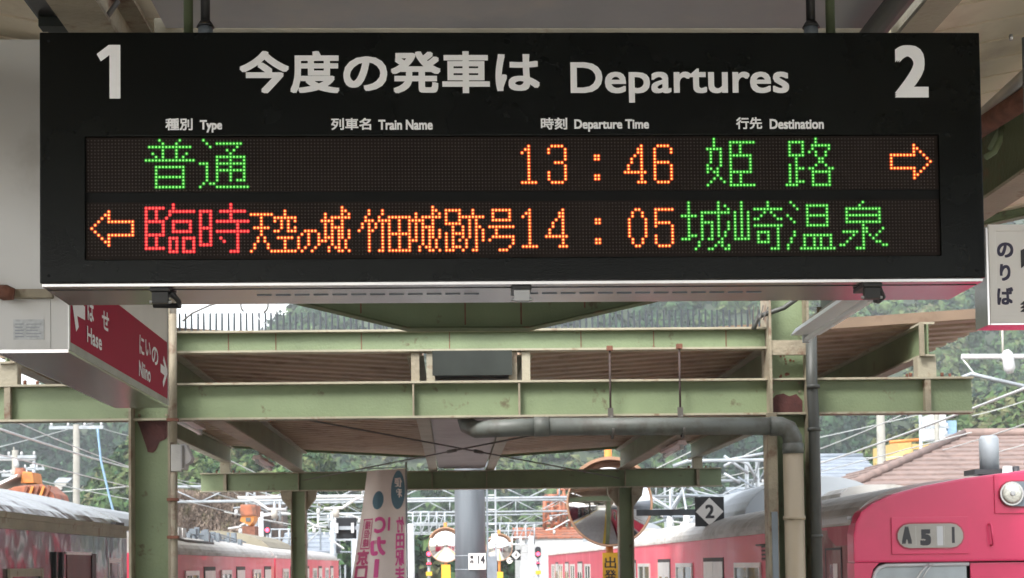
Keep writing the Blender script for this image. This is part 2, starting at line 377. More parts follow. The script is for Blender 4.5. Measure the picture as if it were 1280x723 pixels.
# gutter underside slats seen between the two inner girders
for k in range(36):
    MB().box(-.172, .452, 10.72+k*.27, 10.72+k*.27+.255, 2.888, 2.8995).build('gutter_slat', 'lilac', far) if k == 0 else None
    if k == 0: gs = [o for o in far.children if o.name.startswith('gutter_slat')][0]
    else: share(gs, far, (0, .27*k, 0))
for x in (-.235, .515): ibeam(far, (x, 10.57, 2.852), (x, 20.9, 2.852), .115, .19, 'cream', 'cream', name='girder')
for x in COLX: ibeam(far, (x, 10.65, 2.856), (x, 20.9, 2.856), .15, .29, 'green', 'cream', name='girder')
for x in OUT:
    ibeam(far, (x, 10.42, 2.99), (x, 20.9, 2.99), .10, .235, 'green', 'cream', name='girder')
    for y in FY:
        MB().box(x-.065, x+.065, y-.05, y+.05, 2.851, 2.989).build('stub_post', 'cream', far, bevel=.004)
        q = MB(); bolts(q, x, y-.03, 2.851, .11); bolts(q, x+.03, y+.02, 2.851, .15, .01); q.build('bolt', 'rust', far)
    MB().box(x+(-.062 if x > 0 else .03), x+(-.03 if x > 0 else .062), 10.40, 10.42, 2.99, 3.22).build('stiffener', 'cream_rusty', far)
# corner gussets under the second frame, peeled paint on the first columns
for x in COLX:
    for s in (-1, 1):
        MB().prism([(x+s*.1005, 2.599), (x+s*.24, 2.599), (x+s*.22, 2.49), (x+s*.1005, 2.34)], 'Y', 20.38, 20.48).build('gusset', 'cream_rusty', far)
pp = [(-2.115, 2.60), (-1.905, 2.60), (-1.905, 2.50), (-1.93, 2.475), (-1.965, 2.46), (-1.99, 2.405), (-2.01, 2.385), (-2.045, 2.39), (-2.06, 2.44), (-2.08, 2.50), (-2.10, 2.56)]
MB().prism(pp, 'Y', 10.4915, 10.4935).build('peeled_patch', 'primer', far)
pp = [(2.20, 2.60), (2.42, 2.60), (2.42, 2.70), (2.38, 2.745), (2.33, 2.73), (2.29, 2.75), (2.24, 2.74), (2.20, 2.70)]
MB().prism(pp, 'Y', 10.4915, 10.4935).build('peeled_patch', 'primer', far)
q = MB()
for k in range(16):
    x, z = 2.31+random.uniform(-.05, .06), random.choice((2.86, 2.98))+random.uniform(-.03, .03)
    q.disc((x, 10.490, z), random.uniform(.004, .011), 7, t=.003)
q.build('rust_spots', 'rust', far)
MB().box(2.19, 2.44, 10.37, 10.4, 3.0, 3.10).build('splice_plate', 'cream_rusty', far)
bq = None
for x in (-2.10, -1.92, 2.22, 2.40):
    for z in (2.64, 2.70, 2.76, 2.82):
        if bq is None: bq = MB().tube([(x, 10.4935, z), (x, 10.480, z)], .0085, 6).build('bolt_head', 'cream_rusty', far); b0 = (x, z)
        elif not (x > 2 and z < 2.75): share(bq, far, (x-b0[0], 0, z-b0[1]))
# thin crossed brace rods with turnbuckles
def rod(a, b, r=.008):
    o = MB().tube([a, b], r, 6).build('brace_rod', 'wire_dark', far)
    a, b = Vector(a), Vector(b); m = a.lerp(b, .53); d = (b-a).normalized()
    MB().tube([m-d*.12, m-d*.1, m+d*.1, m+d*.12], [.008, .019, .019, .008], 6).build('turnbuckle', 'wire_dark', o)
rod((2.2, 10.7, 2.80), (-1.93, 20.3, 2.74)); rod((-1.9, 10.7, 2.80), (2.22, 20.3, 2.72))
# inclined purlins hung with lamps (left and right)
def tube_lamp(x, y, z, L, label, loc_up=.10, body='tube_pink', w=.11):
    t = thing('tube_lamp', label, 'lamp', (x, y, z), 'fluorescent tube lamps under the canopies')
    MB().prism([(x-w/2, z+.03), (x+w/2, z+.03), (x+w*.32, z+.075), (x-w*.32, z+.075)], 'Y', y, y+L).build('housing', body, t, bevel=.004)
    MB().tube([(x, y+.03, z), (x, y+L-.03, z)], .017, 10).build('tube', 'tube', t)
    for yy in (y+.005, y+L-.045): MB().box(x-.02, x+.02, yy, yy+.04, z-.02, z+.029).build('socket', 'white_paint', t, bevel=.003)
    q = MB()
    for yy in (y+L*.25, y+L*.75): q.box(x-.015, x+.015, yy, yy+.02, z+.076, z+.076+loc_up)
    q.build('bracket', 'cream_rusty', t); return t
tube_lamp(-2.22, 12.5, 2.80, 1.25, 'pinkish tube lamp under the left girder, nearer of the two behind the big left column', .12)
tube_lamp(-2.13, 17.0, 2.76, 1.3, 'white tube lamp in front of the second frame, above the small left column', .1)
tube_lamp(2.34, 15.5, 2.76, 1.3, 'white tube lamp under the right girder above the long grey drain pipe', .1)
tube_lamp(2.275, 8.15, 3.01, 1.6, 'wide white tube lamp just below the right end of the departure board', .07, 'tube', .19)
# ---------------------------------------------------------------- drain pipe and other fittings on the first frame
dr = thing('drain_pipe', 'grey drain pipe running below the green beam and turning down the right column', 'drain pipe', (2.3, 10.3, 0))
ZP, RP = 2.520, .060
el = [(.2+.13*math.sin(a), 10.3+.13*(1-math.sin(a))*0+.0, ZP+.13*(1-math.cos(a))) for a in ()]
MB().tube([(.60, 10.31, ZP), (2.19, 10.3, ZP-.012)], RP, 20).build('horizontal_run', 'pvc', dr)
MB().tube([(.10, 10.70, ZP+.24), (.10, 10.68, ZP+.12), (.12, 10.63, ZP+.04), (.18, 10.54, ZP+.005), (.30, 10.42, ZP), (.60, 10.31, ZP)], RP, 20).build('elbow', 'pvc', dr)
MB().tube([(.56, 10.31, ZP), (.66, 10.31, ZP)], RP+.006, 20).build('collar', 'pvc', dr)
MB().tube([(2.15, 10.3, ZP-.012), (2.22, 10.3, ZP-.014), (2.275, 10.3, ZP-.035), (2.303, 10.3, ZP-.09), (2.305, 10.3, ZP-.17)], [RP+.006]*5, 20).build('elbow', 'pvc', dr)
MB().tube([(2.305, 10.3, ZP-.13), (2.305, 10.3, ZP-.20)], RP+.012, 20).build('collar', 'pvc', dr)
MB().tube([(2.305, 10.3, ZP-.15), (2.305, 10.3, 0.01)], RP+.008, 20).build('downpipe', 'pvc_cream', dr)
MB().tube([(2.305, 10.3, 1.875), (2.305, 10.3, 1.90)], RP+.016, 20).build('clamp', 'pvc_cream', dr)
for x, zt in ((1.085, 3.06), (1.56, 3.07)):
    o = MB().tube([(x, 10.39, zt), (x, 10.39, ZP+.05)], .008, 6).build('hanger_rod', 'rod_dark', dr)
    MB().box(x-.02, x+.02, 10.37, 10.41, zt-.02, zt+.012).build('clip', 'rust', o)
    MB().tube([(x, 10.3+.078*math.cos(a), ZP-.006+.078*math.sin(a)) for a in np.linspace(-2.9, 1.2, 12)], .009, 6).build('strap', 'wire_dark', o)
    MB().box(x-.018, x+.018, 10.38, 10.40, ZP+.03, ZP+.13).build('clip', 'wire_dark', o)
cdt = thing('conduit_pipe', 'dark grey conduit running up the right side of the right column', 'conduit', (2.45, 10.3, 0))
MB().tube([(2.452, 10.3, .01), (2.452, 10.3, 2.55), (2.448, 10.32, 2.8), (2.46, 10.36, 3.15)], .038, 14).build('pipe', 'pipe_dark', cdt)
for z in (1.75, 2.47, 2.76): MB().tube([(2.452, 10.3, z), (2.452, 10.3, z+.025)], .045, 14).build('clamp', 'pipe_dark', cdt)
cb = thing('cable_duct', 'narrow cream duct on the left face of the right column', 'cable duct', (2.18, 10.3, 0))
MB().box(2.135, 2.20, 10.30, 10.345, .01, 2.6).build('duct', 'cream_rusty', cb, bevel=.004)
MB().box(2.150, 2.19, 10.288, 10.2995, .8, 1.93).build('label_strip', 'galv_dark', cb)
# flood lamp box on the left column
fl = thing('flood_lamp', 'weathered grey flood lamp and junction box bolted to the left column', 'lamp', (-1.86, 10.42, 2.25))
MB().box(-1.868, -1.80, 10.36, 10.44, 2.25, 2.43).build('junction_box', 'concrete', fl, bevel=.006)
MB().prism([(-1.80, 2.43), (-1.765, 2.43), (-1.725, 2.34), (-1.735, 2.31), (-1.765, 2.295), (-1.77, 2.26), (-1.80, 2.26)], 'Y', 10.34, 10.46).build('hood', 'gutter_panel', fl, bevel=.005)
MB().box(-1.79, -1.775, 10.33, 10.3395, 2.27, 2.42).build('hinge', 'wire_dark', fl)
lv = thing('vertical_conduit', 'rusty cream conduit on the front edge of the left column', 'conduit', (-1.86, 10.33, 0))
MB().tube([(-1.845, 10.33, .01), (-1.845, 10.33, 2.24)], .02, 10).build('pipe', 'cream_rusty', lv)
MB().tube([(-1.845, 10.33, 2.44), (-1.845, 10.33, 3.3)], .026, 10).build('pipe', 'cream_rusty', lv)
for z in (2.05, 1.8, 2.58): MB().box(-1.885, -1.81, 10.30, 10.35, z, z+.02).build('clamp', 'rust', lv)
cab = thing('loose_cable', 'tangle of thin black cable at the left end of the spiked beam', 'cable', (-1.7, 10.4, 3.2))
MB().tube([at(228, 402, 10.4), at(240, 392, 10.4), at(262, 382, 10.4), at(276, 378, 10.4)], .006, 6).build('cable', 'wire_dark', cab)
MB().tube([at(318, 378, 10.2)+Vector((.09*math.sin(a), .0, .07*math.cos(a)-.02)) for a in np.linspace(-2.2, 2.4, 16)], .006, 6).build('loop', 'wire_dark', cab)
MB().tube([at(333, 378, 10.2)+Vector((.07*math.sin(a), .0, .1*math.cos(a)-.04)) for a in np.linspace(-3.1, 2.0, 14)], .0045, 6).build('loop', 'white_paint', cab)
cab2 = thing('bent_cable', 'thick cable stub bending round the right end of the spiked beam', 'cable', (2.1, 10.4, 3.2))
MB().tube([at(942, 412, 10.38), at(945, 402, 10.38), at(951, 395, 10.38), at(962, 391, 10.38), at(980, 385, 10.36), at(998, 372, 10.3)], .017, 8).build('cable', 'pipe_dark', cab2)
for k in range(5): MB().tube([at(938+4*k, 400, 10.36), at(936+6*k, 384-2*(k % 2), 10.36)], .004, 5).build('wire_end', 'wire_dark', cab2)
# ---------------------------------------------------------------- near canopy (overhead)
near = thing('platform_canopy', 'nearer canopy overhead with cream ribbed ceiling, the departure board hangs from it', 'canopy', (.25, 2, 0))
MB().box(-.86, 1.35, -2.6, 4.72, 3.262, 3.30).build('gutter_underside', 'gutter_panel', near)
MB().box(-.90, 1.40, 4.74, 4.80, 3.255, 3.30).build('trim', 'cream', near)
MB().box(-.86, 1.35, 4.81, 9.58, 3.32, 3.36).build('gutter_underside', 'gutter_panel', near)
ZC, SL = 3.365, .20
for side, (xa, xb) in enumerate(((-.865, -3.6), (1.355, 4.1))):
    st = strip_mesh('ceiling_panel', xa, xb, ZC-SL*.0, SL, .262, xa, depth=.03, th=.005, flat=True).build('ceiling_panel', 'ceiling', near)
    st.location.y += -2.6
    for k in range(1, 47): share(st, near, (0, .262*k, 0))
# end rafter: a V of plate girders with flat middle
for poly in ([(-.26, 3.083), (.50, 3.080), (.50, 3.262), (-.26, 3.262)],
             [(-.2605, 3.083), (-3.5, 3.083+.25*3.24), (-3.5, 3.83+.2), (-.2605, 3.31)],
             [(.5005, 3.080), (4.0, 3.080+.22*3.5), (4.0, 4.0), (.5005, 3.31)]):
    MB().prism(poly, 'Y', 9.60, 9.615).build('rafter_web', 'green', near)
    a, b = poly[0], poly[1]
    MB().prism([(a[0], a[1]-.012), (b[0], b[1]-.012), b, a], 'Y', 9.54, 9.675).build('rafter_flange', 'green_dark', near)
for x in (-.9, -.55, .1, .45, .85): MB().box(x-.004, x+.004, 9.593, 9.5995, 3.10 if -.2 < x < .5 else 3.09+.25*(abs(x-.1)-.3), 3.3).build('stiffener', 'rust', near)
ibeam(near, (-1.02, -2.6, 3.15), (-1.02, 8.3, 3.15), .135, .20, 'cream_rusty', 'cream_rusty', name='girder')
ibeam(near, (1.43, -2.6, 3.20), (1.43, 8.3, 3.20), .10, .15, 'cream', 'cream', name='girder')
ibeam(near, (2.345, -2.6, 3.12), (2.345, 9.58, 3.12), .15, .33, 'green_dark', 'cream', name='girder')
ibeam(near, (-2.05, -2.6, 3.12), (-2.05, 9.58, 3.12), .15, .33, 'green_dark', 'cream', name='girder')
for x in COLX:
    for y in (-2.3, 1.0): column(near, x, y, 3.12, .25)
MB().tube([(1.29, 2.5, 3.19), (1.29, 4.9, 3.19)], .035, 12).build('pipe', 'pipe_dark', near)
MB().box(-1.20, -1.10, 4.15, 4.72, 3.22, 3.36).build('junction_box', 'black_plastic', near, bevel=.01)
MB().box(-1.19, -1.11, 4.50, 4.55, 3.19, 3.2195).build('bracket', 'gutter_dark', near)
MB().tube([(-1.02, 4.35, 3.17), (-.98, 4.45, 3.20), (-.95, 4.46, 3.25)], .008, 6).build('cable', 'wire_dark', near)
MB().tube([at(1215, 160, 6.0), at(1290, 92, 5.4)], .035, 12).build('wrapped_pipe', 'steel_dull', near)
MB().tube([at(1200, 176, 6.1), at(1290, 118, 5.4)], .04, 10).build('rusty_pipe', 'rust', near)
MB().tube([at(1238, 186, 5.9), at(1252, 160, 5.8), at(1250, 176, 5.8), at(1243, 190, 5.8), at(1232, 197, 5.8)], .012, 8).build('green_cable', 'green', near)
r0 = MB().tube([at(1222, 85, 6.4), at(1295, 69, 6.4)], .005, 6).build('spike_rail', 'rust', near)
MB().tube([at(1222, 114, 6.4), at(1295, 98, 6.4)], .005, 6).build('spike_rail', 'rust', near)
for k in range(12):
    x = 1226+k*5.6; y = 84-(k*5.6)*.22
    MB().tube([at(x, y-5, 6.38), at(x+4, y+28, 6.38)], .0045, 5).build('spike', 'rust', near)
# ---------------------------------------------------------------- departure board
bd = thing('departure_board', 'large black departure board with two rows of glowing coloured lettering, hanging across the platform', 'departure board', (.155, 3.54, 2.2285))
BX0, BX1, BY, BZ0, BZ1 = -.9002, 1.2098, 3.413, 2.2285, 2.792
WX0, WX1, WZ0, WZ1 = -.801, 1.111, 2.284, 2.5585
MB().box(BX0+.001, BX1-.001, BY+.02, BY+.249, BZ0+.008, BZ1-.001).build('housing', 'board', bd, bevel=.004)
fr = MB()
def ring(mb, o, i, y0, y1):                           # rectangular ring o=(x0,x1,z0,z1) around i
    O_ = [(o[0], o[2]), (o[1], o[2]), (o[1], o[3]), (o[0], o[3])]; I_ = [(i[0], i[2]), (i[1], i[2]), (i[1], i[3]), (i[0], i[3])]
    v = [(x, y0, z) for x, z in O_]+[(x, y0, z) for x, z in I_]+[(x, y1, z) for x, z in O_]+[(x, y1, z) for x, z in I_]
    f = []
    for k in range(4):
        j = (k+1) % 4
        f += [(k, j, 4+j, 4+k), (8+k, 12+k, 12+j, 8+j), (k, 8+k, 8+j, j), (4+k, 4+j, 12+j, 12+k)]
    mb.add(v, f); return mb
ring(fr, (BX0, BX1, BZ0+.004, BZ1), (WX0, WX1, WZ0, WZ1), BY, BY+.0195).build('front_frame', 'board', bd, bevel=.0025)
MB().box(WX0-.001, WX1+.001, BY+.0101, BY+.0193, WZ0-.001, WZ1+.001).build('display_backing', 'bezel', bd)
for z0, z1 in ((2.4355, 2.5575), (2.285, 2.4125)):
    MB().box(WX0+.001, WX1-.001, BY+.0075, BY+.0100, z0, z1).build('led_panel', 'panel', bd)
# steel tray below with slots and latches
MB().box(BX0+.004, BX1-.004, BY+.006, BY+.245, BZ0-.004, BZ0+.0035).build('bottom_tray', 'steel', bd, bevel=.001)
MB().box(BX0+.006, BX1-.006, BY+.043, BY+.046, BZ0-.0052, BZ0-.0042).build('tray_seam', 'dark_recess', bd)
s0 = None
for k in list(range(12))+[13+k for k in range(13)]:
    x = -.44+k*.0432+(.05 if k > 12 else 0)
    if s0 is None: s0 = MB().box(x, x+.034, BY+.118, BY+.126, BZ0-.0054, BZ0-.0042).build('vent_slot', 'galv_dark', bd); sx0 = x
    else: share(s0, bd, (x-sx0, 0, 0))
for k, x in enumerate((-.640, .163, .955)):
    L = MB().box(x-.022, x+.022, BY+.008, BY+.10, BZ0-.014, BZ0-.0045).build('latch', 'black_plastic', bd, bevel=.003)
    MB().box(x-.018, x+.018, BY+.012, BY+.030, BZ0-.040, BZ0-.0142).build('clasp', 'clasp_steel' if k == 1 else 'black_plastic', L, bevel=.002)
    MB().tube([(x-.024, BY+.02, BZ0-.036), (x+.024, BY+.02, BZ0-.036)], .0035, 8).build('hinge_pin', 'steel_dull', L)
    if k != 1: MB().tube([(x+.02, BY+.03, BZ0-.012), (x+.035, BY+.05, BZ0-.03), (x+.032, BY+.08, BZ0-.035), (x-.03+.06*k/2, BY+.10, BZ0-.03)], .006, 8).build('cable_stub', 'black_plastic', L)
for x in (-.592, .899): MB().tube([(x, 3.53, BZ1-.001), (x, 3.53, 3.262)], .011, 10).build('hanger_pipe', 'green_dark', bd)
for x in (-.553, .853):
    h = MB().tube([(x, 3.53, BZ1), (x, 3.53, 3.262)], .011, 12).build('hanger_conduit', 'black_plastic', bd)
    MB().tube([(x, 3.53, BZ1+.02), (x, 3.53, BZ1+.052)], .017, 12).build('fitting', 'galv_dark', h)
    MB().tube([(x, 3.53, BZ1+.0525), (x, 3.53, BZ1+.066)], [.021, .013], 12).build('nut', 'black_plastic', h)
for k in range(6): MB().tube([(-.75+.02*(k % 2)+(.0 if k < 2 else 1.73+.06*k), 3.46, BZ1-.001), (-.75+.02*(k % 2)+(0 if k < 2 else 1.73+.06*k), 3.46, BZ1+.012)], .004, 6).build('screw', 'steel_dull', bd)
for x in (BX0+.02, BX1-.02):
    for z in (BZ0+.02, (BZ0+BZ1)/2, BZ1-.02): MB().tube([(x, BY+.0002, z), (x, BY-.0012, z)], .0032, 10).build('frame_screw', 'bezel', bd)
# printed lettering
yt = BY-.0006
def bt(s, x0, x1, z0, z1, bold, name='lettering'):
    return text(s, (x0, yt, z0), X3, Z3, x1-x0, z1-z0, 'print', bd, bold, name)
bt('今度の発車は', -.460, .209, 2.654, 2.750, .0028)
bt('Departures', .278, .772, 2.632, 2.724, .0019)
bt('2', 1.013, 1.090, 2.643, 2.763, .0048, 'platform_number')
one = [(-.7465, 2.643), (-.7225, 2.643), (-.7225, 2.7635), (-.7480, 2.7635), (-.7745, 2.743), (-.7655, 2.7265), (-.7465, 2.7405)]
MB().prism(one, 'Y', yt-.0003, yt).build('platform_number', 'print', bd)
for a, x0, x1, b, x2, x3 in (('種別', -.624, -.564, 'Type', -.548, -.499), ('列車名', -.258, -.169, 'Train Name', -.153, -.032),
                             ('時刻', .210, .269, 'Departure Time', .285, .453), ('行先', .650, .709, 'Destination', .726, .849)):
    bt(a, x0, x1, 2.5715, 2.5985, .0007)
    hz = 2.5665 if ('p' in b or 'y' in b) else 2.5715
    bt(b, x2, x3, hz, 2.5945, .0009)
# the dot matrix
GL = {
'futsu': ('g', 0, 17, 'green character 普', "0:4,10;1:5,9;2:1-13;3:5,9;4:2,5,9,12;5:3,5,9,11;6:0-14;8:3-11;9:3,11;10:3,11;11:3-11;12:3,11;13:3,11;14:3-11"),
'tsu': ('g', 0, 33, 'green character 通', "0:1;1:2,5-12;2:3,11;3:8,10;4:9;5:5-13;6:5,9,13;7:0-2,5-13;8:2,5,9,13;9:2,5-13;10:2,5,9,13;11:2,5,9,13;12:2,5,9,11-13;13:1,3,4;14:0,5-14"),
'rin': ('r', 1, 17, 'red character 臨', "0:8;1:0-5,8;2:0,3,7-14;3:0,3,7;4:0,3,6;5:0-5,8-13;6:0,5,8,13;7:0,5,8,13;8:0,5,8-13;9:0-5;10:0,3,7-9,11-14;11:0,3,7,9,11,14;12:0,3,7,9,11,14;13:0-5,7,9,11,14;14:7-9,11-14"),
'ji': ('r', 1, 33, 'red character 時', "0:9;1:9;2:0-3,6-13;3:0,3,9;4:0,3,9;5:0,3,5-14;6:0,3,11;7:0-3,11;8:0,3,5-14;9:0,3,11;10:0,3,6,11;11:0,3,7,11;12:0-3,11;13:11;14:9-11"),
'ten': ('a', 1, 48, 'amber characters 天空', "2:10;3:0-6,10;4:3,7-13;5:3,7,9,11,13;6:3,9,11;7:1-5,9,11,13;8:3,7,8,11-13;9:3;10:2,4,8-12;11:2,4,10;12:1,5,10;13:1,5,10;14:0,6-13"),
'no': ('a', 1, 62, 'amber characters の城', "1:13;2:13,14;3:8,13,15;4:8,10-15;5:7-10,13;6:8,10,13;7:8,10-13;8:2-5,8,10,12,13,15;9:1,3,6,8,10,12,13,15;10:0,3,6,8-10,12,13,15;11:0,3,6-8,10,12,14;12:0,3,6,10,12,14;13:0,2,5,9,11,12,14;14:1,4,9,12,13,15"),
'take': ('a', 1, 80, 'amber characters 竹田', "2:3,7;3:3,7;4:2,6,9-15;5:2-4,6-9,12,15;6:1,3,5,7,9,12,15;7:1,3,5,7,9,12,15;8:0,3,4,7,9,12,15;9:3,7,9-15;10:3,7,9,12,15;11:3,7,9,12,15;12:3,7,9,12,15;13:3,7,9,12,15;14:3,6,7,9-15"),
'ato': ('a', 1, 95, 'amber characters 城跡', "1:7;2:7,8,11-15,19;3:2,7,9,11,15,19;4:2,4-9,11,15-22;5:1-4,7,11,15,18,20;6:2,4,7,11-15,18,20;7:2,4-7,13,16,18,20,21;8:2,4,6,7,9,13,16,18,20,22;9:2,4,6,7,9,11,13-16,18,20,22;10:2,4,6,7,9,11,13,16,18,20,22;11:1,2,4,6,8,11,13,15,17,20,22;12:4,6,8,11,13,17,20;13:3,5,6,8,11,13-15,17,20;14:3,6,7,9,11-13,16,19,20"),
'go': ('a', 1, 119, 'amber character 号', "2:1-6;3:1,6;4:1,6;5:1-6;7:0-7;8:2;9:2;10:1-7;11:0,7;12:7;13:6;14:3-5"),
'hime': ('g', 0, 185, 'green character 姫', "0:2;1:2,7-14;2:2,7,10;3:0-4,7,10;4:1,4,7,10;5:1,4,7-13;6:1,4,7,13;7:1,4,7,13;8:0,4,7,13;9:0,1,3,7,13;10:0,2,3,7-13;11:3,7,10;12:2,4,7,10;13:1,5,7,10;14:0,7-14"),
'ji2': ('g', 0, 209, 'green character 路', "0:9;1:1-5,9;2:1,5,8-13;3:1,5,8,13;4:1,5,7,9,12;5:1-5,9,12;6:3,10,11;7:3,10,11;8:1,3,9,12;9:1,3-5,7,8,13,14;10:1,3,8-13;11:1,3,8,13;12:1,3,8,13;13:1,3-5,8,13;14:0-3,8-13"),
'jo': ('g', 1, 177, 'green character 城', "0:2,11;1:2,11,13;2:2,11,14;3:2,6-14;4:0-4,6,11;5:2,6,11;6:2,6-9,11,14;7:2,6,9,11,14;8:2,6,9,11,14;9:2,6,9,11,13;10:2-4,6,9,11,13;11:0-2,6,8,9,12;12:5,11,12;13:5,10,12,14;14:4,8,9,13,14"),
'saki': ('g', 1, 193, 'green character 崎', "0:2,10;1:2,10;2:2,6-14;3:0,2,4,9,11;4:0,2,4,8,12;5:0,2,4,6,7,13,14;6:0,2,4;7:0,2,4,6-14;8:0,2,4,13;9:0,2,4,7-10,13;10:0,2,4,7,10,13;11:0-4,7,10,13;12:7-10,13;13:13;14:11-13"),
'on': ('g', 1, 209, 'green character 温', "0:1;1:2,6-12;2:3,6,12;3:6,12;4:0,6-12;5:1,6,12;6:2,6,12;7:6-12;9:2;10:2,5-13;11:1,5,8,10,13;12:1,5,8,10,13;13:0,5,8,10,13;14:0,4-14"),
'sen': ('g', 1, 225, 'green character 泉', "0:7;1:6;2:2-12;3:2,12;4:2-12;5:2,12;6:2-12;7:7;8:7,8,13;9:1-5,7,8,12;10:4,7,9,11;11:3,7,10;12:2,7,11,12;13:0,1,7,13,14;14:5-7"),
}
D1, D3 = "2:2;3:1,2;4:0,2;5:2;6:2;7:2;8:2;9:2;10:2;11:2;12:2;13:0-4", "2:1-4;3:0,5;4:0,5;5:5;6:5;7:2-4;8:5;9:5;10:0,5;11:0,5;12:0,5;13:1-4"
D4 = "2:5;3:4,5;4:4,5;5:3,5;6:2,5;7:2,5;8:1,5;9:1,5;10:0-6;11:5;12:5;13:4-6"
D6 = "2:1-4;3:0,5;4:0,5;5:0;6:0;7:0-4;8:0,5;9:0,5;10:0,5;11:0,5;12:0,5;13:1-4"
D0 = "2:2,3;3:1,4;4:1,4;5:0,5;6:0,5;7:0,5;8:0,5;9:0,5;10:0,5;11:1,4;12:1,4;13:2,3"
D5 = "2:0-5;3:0;4:0;5:0;6:0-4;7:0,5;8:5;9:5;10:0,5;11:0,5;12:0,5;13:1-4"
DC = "5:0,1;6:0,1;11:0,1;12:0,1"
AL = "2:4;3:3,4;4:2,4;5:2,4-11;6:1,11;7:0,11;8:1,11;9:2,4-11;10:2,4;11:3,4;12:4"
AL = "2:5;3:4,5;4:3,5;5:2,5-12;6:1,12;7:0,12;8:1,12;9:2,5-12;10:3,5;11:4,5;12:5"
AR = "2:7;3:7,8;4:7,9;5:0-7,10;6:0,11;7:0,12;8:0,11;9:0-7,10;10:7,9;11:7,8;12:7"
for i, (row, col, s, l) in enumerate(((0, 129, D1, '1'), (0, 137, D3, '3'), (0, 151, DC, ':'), (0, 160, D4, '4'), (0, 169, D6, '6'),
                     (1, 129, D1, '1'), (1, 136, D4, '4'), (1, 151, DC, ':'), (1, 161, D0, '0'), (1, 169, D5, '5'))):
    GL['n%d' % i] = ('a', row, col, 'amber %s of the %s departure time' % (l, ('upper', 'lower')[row]), s)
GL['al'] = ('a', 1, 1, 'amber arrow outline pointing left', AL); GL['ar'] = ('a', 0, 241, 'amber arrow outline pointing right', AR)
P = .007462; LX0 = -.7953; LZ = (2.5512, 2.4068); PZ = .00748
YL = BY+.0074
lit = set()
def parse(s):
    o = []
    for r in s.split(';'):
        a, b = r.split(':')
        for c in b.split(','):
            if '-' in c: u, w = c.split('-'); o += [(int(a), k) for k in range(int(u), int(w)+1)]
            else: o.append((int(a), int(c)))
    return o
cs8 = [(math.cos(k*math.pi/4+math.pi/8), math.sin(k*math.pi/4+math.pi/8)) for k in range(8)]
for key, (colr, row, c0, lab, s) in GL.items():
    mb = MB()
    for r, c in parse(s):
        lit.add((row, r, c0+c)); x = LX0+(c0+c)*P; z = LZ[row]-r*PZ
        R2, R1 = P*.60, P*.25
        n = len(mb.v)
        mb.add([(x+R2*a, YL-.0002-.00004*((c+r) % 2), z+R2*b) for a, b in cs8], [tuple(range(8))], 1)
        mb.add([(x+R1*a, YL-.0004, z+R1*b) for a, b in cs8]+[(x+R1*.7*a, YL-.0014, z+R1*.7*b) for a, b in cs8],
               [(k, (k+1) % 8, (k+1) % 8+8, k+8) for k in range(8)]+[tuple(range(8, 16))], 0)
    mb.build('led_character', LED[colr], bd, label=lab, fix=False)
mb = MB(); c4 = [(1, 0), (0, 1), (-1, 0), (0, -1)]
for row in (0, 1):
    for r in range(16):
        for c in range(256):
            if (row, r, c) in lit: continue
            x = LX0+c*P; z = LZ[row]-r*PZ; R1 = P*.27
            if x > WX1-.004: continue
            mb.add([(x+R1*a, YL-.0001, z+R1*b) for a, b in c4]+[(x, YL-.0012, z)], [(0, 1, 4), (1, 2, 4), (2, 3, 4), (3, 0, 4)])
mb.build('unlit_led_dots', 'dot_off', bd, kind='stuff', fix=False)
# ---------------------------------------------------------------- hanging station sign (left)
def onX(px, py, X):
    d = _f + _r*((px-640)/F) + _u*((CY-py)/F); d = d*(X/d.x); return Vector((X, d.y, d.z+EYE))
HX, HX2, HY0, HY1, HZ0, HZ1 = -1.325, -1.57, 5.4, 7.29, 2.357, 3.46
hb = thing('hanging_sign', 'white hanging box sign with a deep red band, left of the departure board', 'station sign', (-1.45, 6.3, HZ0))
MB().box(HX2-.03, HX-.004, HY0+.004, HY1-.004, HZ0+.012, HZ1).build('box', 'white_panel', hb)
MB().box(HX2, HX-.001, HY0+.0015, HY1-.001, HZ0, HZ0+.011).build('bottom_plate', 'steel', hb)
MB().box(HX-.0035, HX, HY0+.012, HY1-.012, HZ0+.0115, HZ0+.040).build('lower_edge', 'steel_dull', hb)
MB().box(HX-.0036, HX-.0012, HY0+.012, HY1-.012, HZ0+.0405, 2.663).build('red_band', 'sign_red', hb)
MB().box(HX-.0036, HX-.0012, HY0+.012, HY1-.012, 2.6635, HZ1-.001).build('white_face', 'sign_white', hb)
for y in (HY0+.0055, HY1-.0115): MB().box(HX-.003, HX+.0025, y-.006, y+.012, HZ0+.0115, HZ1).build('corner_trim', 'alu', hb)
# near end: lower panel, upper panel, flat bar
MB().box(HX-.060, HX-.0035, HY0-.0005, HY0+.0035, HZ0+.0115, 2.557).build('end_panel', 'white_panel', hb)
MB().box(HX2-.03, HX-.062, HY0-.0005, HY0+.0035, HZ0+.0115, 2.557).build('end_panel', 'white_panel', hb)
MB().box(HX2-.03, HX-.0035, HY0-.0010, HY0+.0030, 2.5605, HZ1).build('end_panel', 'white_panel', hb)
MB().box(-1.62, -1.375, HY0-.03, HY0-.0015, 2.545, 2.575).build('flat_bar', 'cream_rusty', hb)
q = MB(); q.tube([(-1.57, HY0-.05, 2.57), (-1.53, HY0-.045, 2.56), (-1.50, HY0-.04, 2.555)], [.018, .028, .02], 8); q.tube([(-1.62, HY0-.05, 2.64), (-1.585, HY0-.05, 2.60), (-1.56, HY0-.05, 2.57)], .006, 6)
q.build('clamp', 'rust', hb)
st_ = MB().box(-1.514, -1.409, HY0-.0025, HY0-.0008, 2.403, 2.473).build('label_plate', 'sticker', hb)
q = MB()
